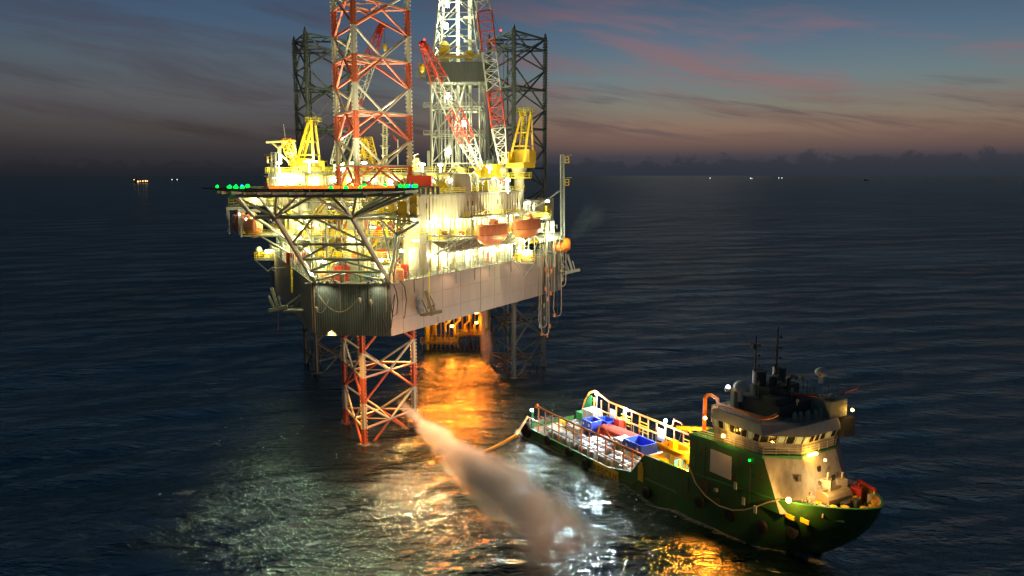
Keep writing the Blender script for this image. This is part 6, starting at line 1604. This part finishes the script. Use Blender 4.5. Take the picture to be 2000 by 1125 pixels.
# deck floodlights (cold white)
for x, y, z, pw in ((.8, -5.9, 5.6, 2600), (5.0, 6.3, 8.0, 9500), (24.6, 6.2, 8.0, 13000), (14, 6.2, 7.2, 4500)):
    f = MB(SF); f.ball((x, y, z), .27); f.build('deck_floodlight', GWC, ship); f = MB(SF); f.tube((x, y, DKZ), (x, y, z - .3), .1, 5); f.build('lamp_post', CREAM, ship); lamp(ship, (x, y - .6 if y > 0 else y + .5, z + .2), pw, (.9, .96, 1), .25, SF)
lamp(ship, (-.6, -6.6, 6.8), 900, (.9, 1, .92), .3, SF, spot=(tuple(SF.inverted() @ Vector((3, 128, 0))), 62), blend=.9)
# rescue boat area
rbx = thing('rescue_boat', 'yellow lit rescue boat on its cradle in front of the green superstructure', 'boat', sw(39.5, -1, 5.2), SZ)
BF = SF @ Matrix.Translation((-1.4, -1.6, .9))
vs = []
for i in range(9):
    u = i / 8; x = 36.4 + u * 6.4; b = 1.35 * (1 - max(0, u - .55) ** 2 * 4.2); vs += [(x, -2 - b, 8.1), (x, -2 - b * .7, 7.1), (x, -2, 6.8 + .5 * max(0, u - .6)), (x, -2 + b * .7, 7.1), (x, -2 + b, 8.1)]
m = MB(BF); m.add(vs, [(i * 5 + j, i * 5 + j + 1, (i + 1) * 5 + j + 1, (i + 1) * 5 + j) for i in range(8) for j in range(4)] + [(0, 1, 2, 3, 4)]); m.build('boat_hull', ORG, rbx, smooth=True)
m = MB(BF)
for s in (-1, 1): m.path([(36.4, -2 + s * 1.35, 8.15), (40, -2 + s * 1.4, 8.15), (41.6, -2 + s * 1.1, 8.2), (42.8, -2, 8.4)], .24, 7)
m.box(38, 39, -2.5, -1.5, 7.2, 9); m.build('inflatable_collar', YEL, rbx, smooth=True)
m = MB(BF); m.beam((36.4, -2, 5.2), (36.4, -2, 7), .3, .3); m.beam((41, -2, 5.2), (41, -2, 7), .3, .3); m.build('cradle', CREAM, rbx)
dv_ = thing('boat_davit', 'yellow davit crane standing over the rescue boat', 'davit', sw(42, 1.5, 5.2), SZ)
m = MB(BF); m.beam((43, 1.4, 5.2), (42.6, 1.2, 11.6), .7, .7); m.beam((42.6, 1.2, 11.4), (38.6, -1.6, 11.0), .5, .6); m.beam((42.8, 1.3, 8), (40, -.6, 11), .3, .3); m.build('arm', YEL, dv_)
m = MB(BF); m.tube((39.5, -2, 8.9), (39.5, -1.2, 11), .05, 4); m.build('fall_wire', DARK, dv_)
m = MB(BF); m.tube((43, .6, 6), (43, 2.2, 6), .7, 12); m.build('winch_drum', GREY, dv_)
ho = thing('deck_house', 'yellow lit box house with pitched cover beside the davit', 'deckhouse', sw(37, 3.8, 5.2), SZ)
m = MB(BF); m.box(42.2, 45.4, -2.4, 1.6, 4.3, 9.0); m.box(37.6, 40.4, 1.6, 4.4, 4.3, 7.6); m.add([(42.1, -2.5, 9.0), (45.5, -2.5, 9.0), (45.5, 1.7, 9.0), (42.1, 1.7, 9.0), (42.1, -.4, 10.2), (45.5, -.4, 10.2)], [(0, 1, 5, 4), (2, 3, 4, 5), (0, 4, 3), (1, 2, 5)]); m.build('wall', YEL, ho)
m = MB(BF); m.box(42.1, 42.19, -2.2, -1.2, 4.4, 6.6); m.box(42.1, 42.19, -.4, .8, 5.2, 6.8); m.build('door', RED, ho)
wi = thing('deck_winch', 'cluster of yellow and white winches between the totes and the rescue boat', 'winch', sw(35.5, -4.5, 5.2), SZ)
m = MB(SF); m.tube((36, -6, 6.2), (36, -4.2, 6.2), .9, 12); m.box(34.6, 35.2, -6.4, -3.6, 5.2, 7.4); m.box(37.5, 39, -6.6, -5, 5.2, 6.8); m.rails([(35, -7, 5.2), (44, -7, 5.2)], r=.07, h=1.2); m.build('drum', YEL, wi)
m = MB(SF); m.tube((34.8, -3, 5.2), (34.8, -3, 9.6), .15, 6); m.cbox((35.4, -2.6, 6.2), (.9, .9, 2)); m.tube((40, -5, 5.2), (40, -5, 8), .2, 7); m.build('post', WHITE, wi)
for x, y, z in ((41.5, -5.2, 10.0), (36, -1, 11.2), (43.8, 4.5, 11)): lamp(ship, (x, y, z), 4200, (1, .46, .05), .25, SF)
# cargo
def skip(label, x, y, L, w_, h, rz=0.):
    M = SF @ Matrix.Translation((x, y, DKZ)) @ Matrix.Rotation(rz, 4, 'Z'); t = thing('open_skip', label, 'skip', M.translation, SZ + rz, 'blue open top skips on the ship deck')
    m = MB(M)
    for a, b, c, d in ((-L / 2, L / 2, -w_ / 2, -w_ / 2 + .12), (-L / 2, L / 2, w_ / 2 - .12, w_ / 2), (-L / 2, -L / 2 + .12, -w_ / 2 + .12, w_ / 2 - .12), (L / 2 - .12, L / 2, -w_ / 2 + .12, w_ / 2 - .12)): m.box(a, b, c, d, .15, h)
    m.box(-L / 2 + .12, L / 2 - .12, -w_ / 2 + .12, w_ / 2 - .12, .15, .3); m.build('box', BLUE, t)
    m = MB(M)
    for s in (-1, 1):
        for i in range(int(L / .7) + 1): xx = -L / 2 + .05 + i * (L - .1) / int(L / .7); m.box(xx - .05, xx + .05, s * (w_ / 2 + .05) - .05, s * (w_ / 2 + .05) + .05, .1, h)
    m.build('rib', BLUE, t)
    m = MB(M)
    for s in (-1, 1): m.cbox((L * .28, s * (w_ / 2 + .12), h * .72), (.5, .05, .5)); m.cbox((-L * .3, s * (w_ / 2 + .12), h * .72), (.4, .05, .4))
    m.build('white_plate', WHITE, t)
    m = MB(M); rr = random.Random(int(x * 7))
    for i in range(16): m.cbox((rr.uniform(-.42, .42) * L, rr.uniform(-.4, .4) * w_, .55), (.5, .4, rr.uniform(.3, .9)), rr.uniform(0, 3))
    m.build('load', P_('brown_load', (.2, .15, .11)), t)
skip('blue open top skip nearest the stern on the ship deck', 8.6, 2.6, 2.9, 2.6, 2.6)
skip('blue open top skip paired beside the far rail of the ship deck', 9.8, 5.0, 3.4, 2.2, 2.6)
skip('large blue open top skip in front of the rescue boat area', 23.4, 1.6, 4.8, 3.4, 3.0)
container('pale container standing on the ship deck behind the paired blue skips', (5.6, 4.9, DKZ), (3.4, 2.4, 3.4), CREAM, 0, SF, 'containers on the ship deck')
container('brown container between the red pipe rack and the far rail', (12.9, 5.6, DKZ), (1.6, 1.4, 3.4), RED, 0, SF, 'containers on the ship deck')
container('pale open crate beside the large blue skip', (19.3, 1.2, DKZ), (2.4, 2.6, 2.4), CREAM, 0, SF, 'containers on the ship deck')
container('long flat pale basket near the stern on the camera side of the ship deck', (6.0, -3.6, DKZ), (5.6, 2.4, 1.0), CREAM, 0, SF, 'containers on the ship deck')
container('low brown basket with white sacks between stern and skips', (6.6, .6, DKZ), (3.6, 2.2, 1.0), P_('basket_brown', (.32, .25, .16)), 0, SF, 'containers on the ship deck')
for i, (x, y) in enumerate(((3.2, 2.8), (4.6, 2.2), (3.8, 1.2), (5.2, 3.4))):
    m = MB(SF); m.lathe([(.5, 0), (.72, .35), (.66, .8), (.3, 1.05)], (x, y, DKZ), 9); o = m.build('white_sack', TOTE, None, smooth=True)
    tagp(o, label=['white bulk sack on the stern planks closest to the stern edge', 'white bulk sack in the middle of the loose heap on the stern', 'white bulk sack of the stern heap nearest the orange near rail', 'white bulk sack of the stern heap beside the pale container'][i], category='sack', group='white sacks at the stern')
pr_ = thing('pipe_rack', 'red lattice pipe rack laid along the middle of the ship deck', 'rack', sw(16, 2.6, DKZ), SZ)
for yy in (2.9, 4.5):
    m = MB(SF); m.boom((10.8, yy, DKZ + 1.3), (20, yy, DKZ + 1.3), 1.3, 1.3, 11, .12, .09); m.build('lattice_beam', RED, pr_)
m = MB(SF)
for i in range(8): m.tube((11, 2.3 + i * .38, DKZ + 2.1), (20, 2.3 + i * .38, DKZ + 2.1), .1, 6)
m.build('pipe', P_('red_pipe', (.55, .09, .05)), pr_)
tb = thing('tube_bundle', 'thin bundle of rusty tubes lying beside the red pipe rack', 'tubes', sw(15, -.4, DKZ), SZ)
m = MB(SF)
for i in range(6): m.tube((11, .1 + i * .16, DKZ + .2 + (i % 2) * .14), (20, .1 + i * .16, DKZ + .2 + (i % 2) * .14), .08, 6)
m.build('tube', RUST, tb)
tote0 = None; GT = 'white liquid totes lashed in rows on the ship deck'; cnt = 0
tp_ = []; rowc = {}
for i in range(16):
    x = 7.2 + i * 1.56 + (.5 if i % 5 == 4 else 0)
    if i % 7 != 5: tp_.append((x, -5.5, i))
    if i > 0 and i % 6 != 3: tp_.append((x + .2, -4.05, i))
    if 2 < i < 15: tp_.append((x + .1, -2.4, i))
    if 3 < i < 14 and i != 8: tp_.append((x + .3, -.95, i))
    if i in (5, 6): tp_.append((x + .1, .5, i))
for i in range(4):
    for j in range(2): tp_.append((27.4 + i * 1.5 - j * .1, -.2 + j * 1.55, 20))
for n_, (x, y, i) in enumerate(tp_):
    rowname = {-5.5: 'outermost row under the orange rail', -4.05: 'second row from the orange rail', -2.4: 'third row from the orange rail', -.95: 'innermost long row', .5: 'short pair beside the red pipe rack', -.2: 'near row of the block by the skip', 1.35: 'far row of the block by the skip'}[round(y, 2)]
    onum = ['first', 'second', 'third', 'fourth', 'fifth', 'sixth', 'seventh', 'eighth', 'ninth', 'tenth', 'eleventh', 'twelfth', 'thirteenth', 'fourteenth', 'fifteenth', 'sixteenth'][rowc.setdefault(rowname, 0)]; rowc[rowname] += 1
    lab = 'white tote, %s from the stern in the %s' % (onum, rowname)
    gp = GT if i != 20 else 'wrapped totes before the rescue boat'
    if tote0 is None:
        tote0 = thing('liquid_tote', lab, 'tote', sw(x, y, DKZ), SZ, gp)
        M = SF @ Matrix.Translation((x, y, DKZ)); m = MB(M); m.prism([(-.62, -.5), (-.5, -.62), (.5, -.62), (.62, -.5), (.62, .5), (.5, .62), (-.5, .62), (-.62, .5)], .16, 1.2); m.prism([(-.52, -.4), (-.4, -.52), (.4, -.52), (.52, -.4), (.52, .4), (.4, .52), (-.4, .52), (-.52, .4)], 1.2, 1.36); m.lathe([(.2, 1.36), (.2, 1.46)], (0, 0, 0), 8); m.build('bottle', TOTE, tote0)
        m = MB(M)
        for z in (.45, .85, 1.22):
            for a, b in (((-.66, -.66), (.66, -.66)), ((.66, -.66), (.66, .66)), ((.66, .66), (-.66, .66)), ((-.66, .66), (-.66, -.66))): m.tube((*a, z), (*b, z), .018, 4)
        for k in range(4):
            for s in (-.66, .66): m.tube((-.66 + k * .44, s, .1), (-.66 + k * .44, s, 1.24), .018, 4); m.tube((s, -.66 + k * .44, .1), (s, -.66 + k * .44, 1.24), .018, 4)
        m.build('cage', GREY, tote0); m = MB(M)
        for y_ in (-.5, 0, .5): m.box(-.64, .64, y_ - .1, y_ + .1, 0, .14)
        m.build('pallet', WOOD, tote0)
    else:
        copytree(tote0, sw(x + rnd.uniform(-.06, .06), y + rnd.uniform(-.06, .06), DKZ), SZ + rnd.uniform(-.05, .05), lab, gp)
for i, (x, y, lb) in enumerate(((17.6, .6, 'orange drum standing by the pale open crate'), (33.2, 2.2, 'orange drum at the forward end of the tote block'))):
    m = MB(SF); m.lathe([(.42, 0), (.44, .4), (.42, .8), (.44, 1.1), (.2, 1.15)], (x, y, DKZ), 10); o = m.build('oil_drum', ORG, None, smooth=True); tagp(o, label=lb, category='drum')
for n_, (x, y, sx, sy, sz, mt, lab) in enumerate((
    (3.4, -1.8, 2.2, 1.4, .9, CREAM, 'low pale crate on the stern planks before the basket'), (2.6, .2, 1.2, 1.2, 1.3, YEL, 'yellow gear box on the stern planks'),
    (16.6, .8, 1.6, 1.2, 1.5, CREAM, 'pale gear box between the tote rows and the red pipe rack'), (13.4, 1.0, 1.4, 1.0, 1.1, RED, 'small red gear box next to the rusty tubes'),
    (20.8, 4.6, 1.6, 1.2, 2.0, GREY, 'grey gear box behind the large blue skip by the far rail'), (27.2, 4.6, 2.2, 1.4, 1.8, YEL, 'yellow gear box between the far rail and the wrapped totes'),
    (31.6, 4.8, 2.0, 1.6, 2.4, CREAM, 'tall pale gear box at the forward far corner of the cargo deck'), (32.6, -4.6, 1.4, 2.2, 1.8, YEL, 'yellow gear box at the forward end of the tote rows'),
    (11.8, 5.9, 1.0, .8, 2.2, YEL, 'slim yellow gear box against the far rail by the paired skips'), (6.6, 2.6, 1.4, 1.0, 1.6, WHITE, 'white gear box between the sacks and the first blue skip'))):
    t = thing('gear_box', lab, 'crate', sw(x, y, DKZ), SZ, 'gear boxes on the ship deck')
    m = MB(SF); m.box(x - sx / 2, x + sx / 2, y - sy / 2, y + sy / 2, DKZ + .12, DKZ + sz); m.build('body', mt, t)
    m = MB(SF)
    for ex in (-1, 1):
        for ey in (-1, 1): m.cbox((x + ex * sx / 2, y + ey * sy / 2, DKZ + sz / 2), (.12, .12, sz + .1))
    m.box(x - sx / 2, x + sx / 2, y - .1, y + .1, DKZ + sz, DKZ + sz + .08); m.build('corner_frame', GREY, t)
# hose floating from the stern to the sea
hp_ = [sw(.4, -6.6, 4.2), at(1008, 850, 141), at(985, 864, 138), at(965, 874, 136), at(940, 885, 134), at(915, 888, 133.5), at(880, 888, 133), at(850, 895, 131)]
hp_ = [Vector(p) for p in hp_]
for i, z in enumerate((4.2, 2.6, 1.5, .8, .35, .3, .25, .1)): 
    if i: 
        # keep each bend on the same line of sight while giving it its height over the water
        k = (50 - z) / max(1, 50 - hp_[i].z); hp_[i] = Vector((0, 0, 50)) + (hp_[i] - Vector((0, 0, 50))) * k
line('floating_hose', 'orange hose curving from the ship stern down to float on the sea', 'hose', hp_, .26, P_('hose_orange_yellow', (.72, .40, .08)))
# people on the foredeck and cargo deck are too small to tell in the photograph

# sodium spot added high on the ship mast to warm the rig's side
f = MB(SF); f.cbox((50.8, -2.6, 27), (.6, .5, .6)); f.build('added_mast_light', DARK, ship)
lamp(ship, (50.4, -3.0, 27), 54000, (1, .50, .22), .6, SF, spot=(tuple(SF.inverted() @ rw(20, 22, 30)), 58), blend=.7)

f = MB(SF); f.cbox((4.2, -6.9, 7.6), (.4, .4, .4)); f.build('added_spray_light', ORG, ship)
lamp(ship, (4.2, -7.3, 7.7), 95000, (1, .44, .15), .4, SF, spot=(tuple(SF.inverted() @ Vector((-14, 130, 8))), 100), blend=1.)  # spot added at the ship's stern to light the spray plume

# plate seams and rust runs on the green side
SE = P_('green_seam', (.018, .075, .018), .6); RU = P_('rust_run', (.13, .055, .02), .8)
for x in (45.8, 47.6, 53.4, 55.6): m = MB(SF); m.beam((x, -7.53, 7.6), (x, -7.53, 13.2), .07, .05); m.build('plate_seam', SE, ship)
for z in (9.2, 11.4): m = MB(SF); m.beam((44.8, -7.53, z), (48.5, -7.53, z), .05, .07); m.beam((52.5, -7.53, z), (57.6, -7.5, z), .05, .07); m.build('plate_seam', SE, ship)
rr_ = random.Random(9)
for i in range(26):
    x = rr_.uniform(3, 56); top_ = (sheer(x) - .1) if x < 44 else rr_.choice((13.0, 9.2, 8.0)); h = rr_.uniform(.5, 2.2); yy = 7.55 if x > 44 and top_ > 8 else max(hbk(x), 7.3) + .04
    if 22 < x < 30 or 48 < x < 53: continue
    m = MB(SF); w_ = rr_.uniform(.05, .16); m.add([(x - w_, -yy, top_), (x + w_, -yy, top_), (x + w_ * .3, -yy + (.12 if x < 44 else 0), top_ - h), (x - w_ * .3, -yy + (.12 if x < 44 else 0), top_ - h)], [(0, 3, 2, 1), (0, 1, 2, 3)]); m.build('rust_run', RU, ship)
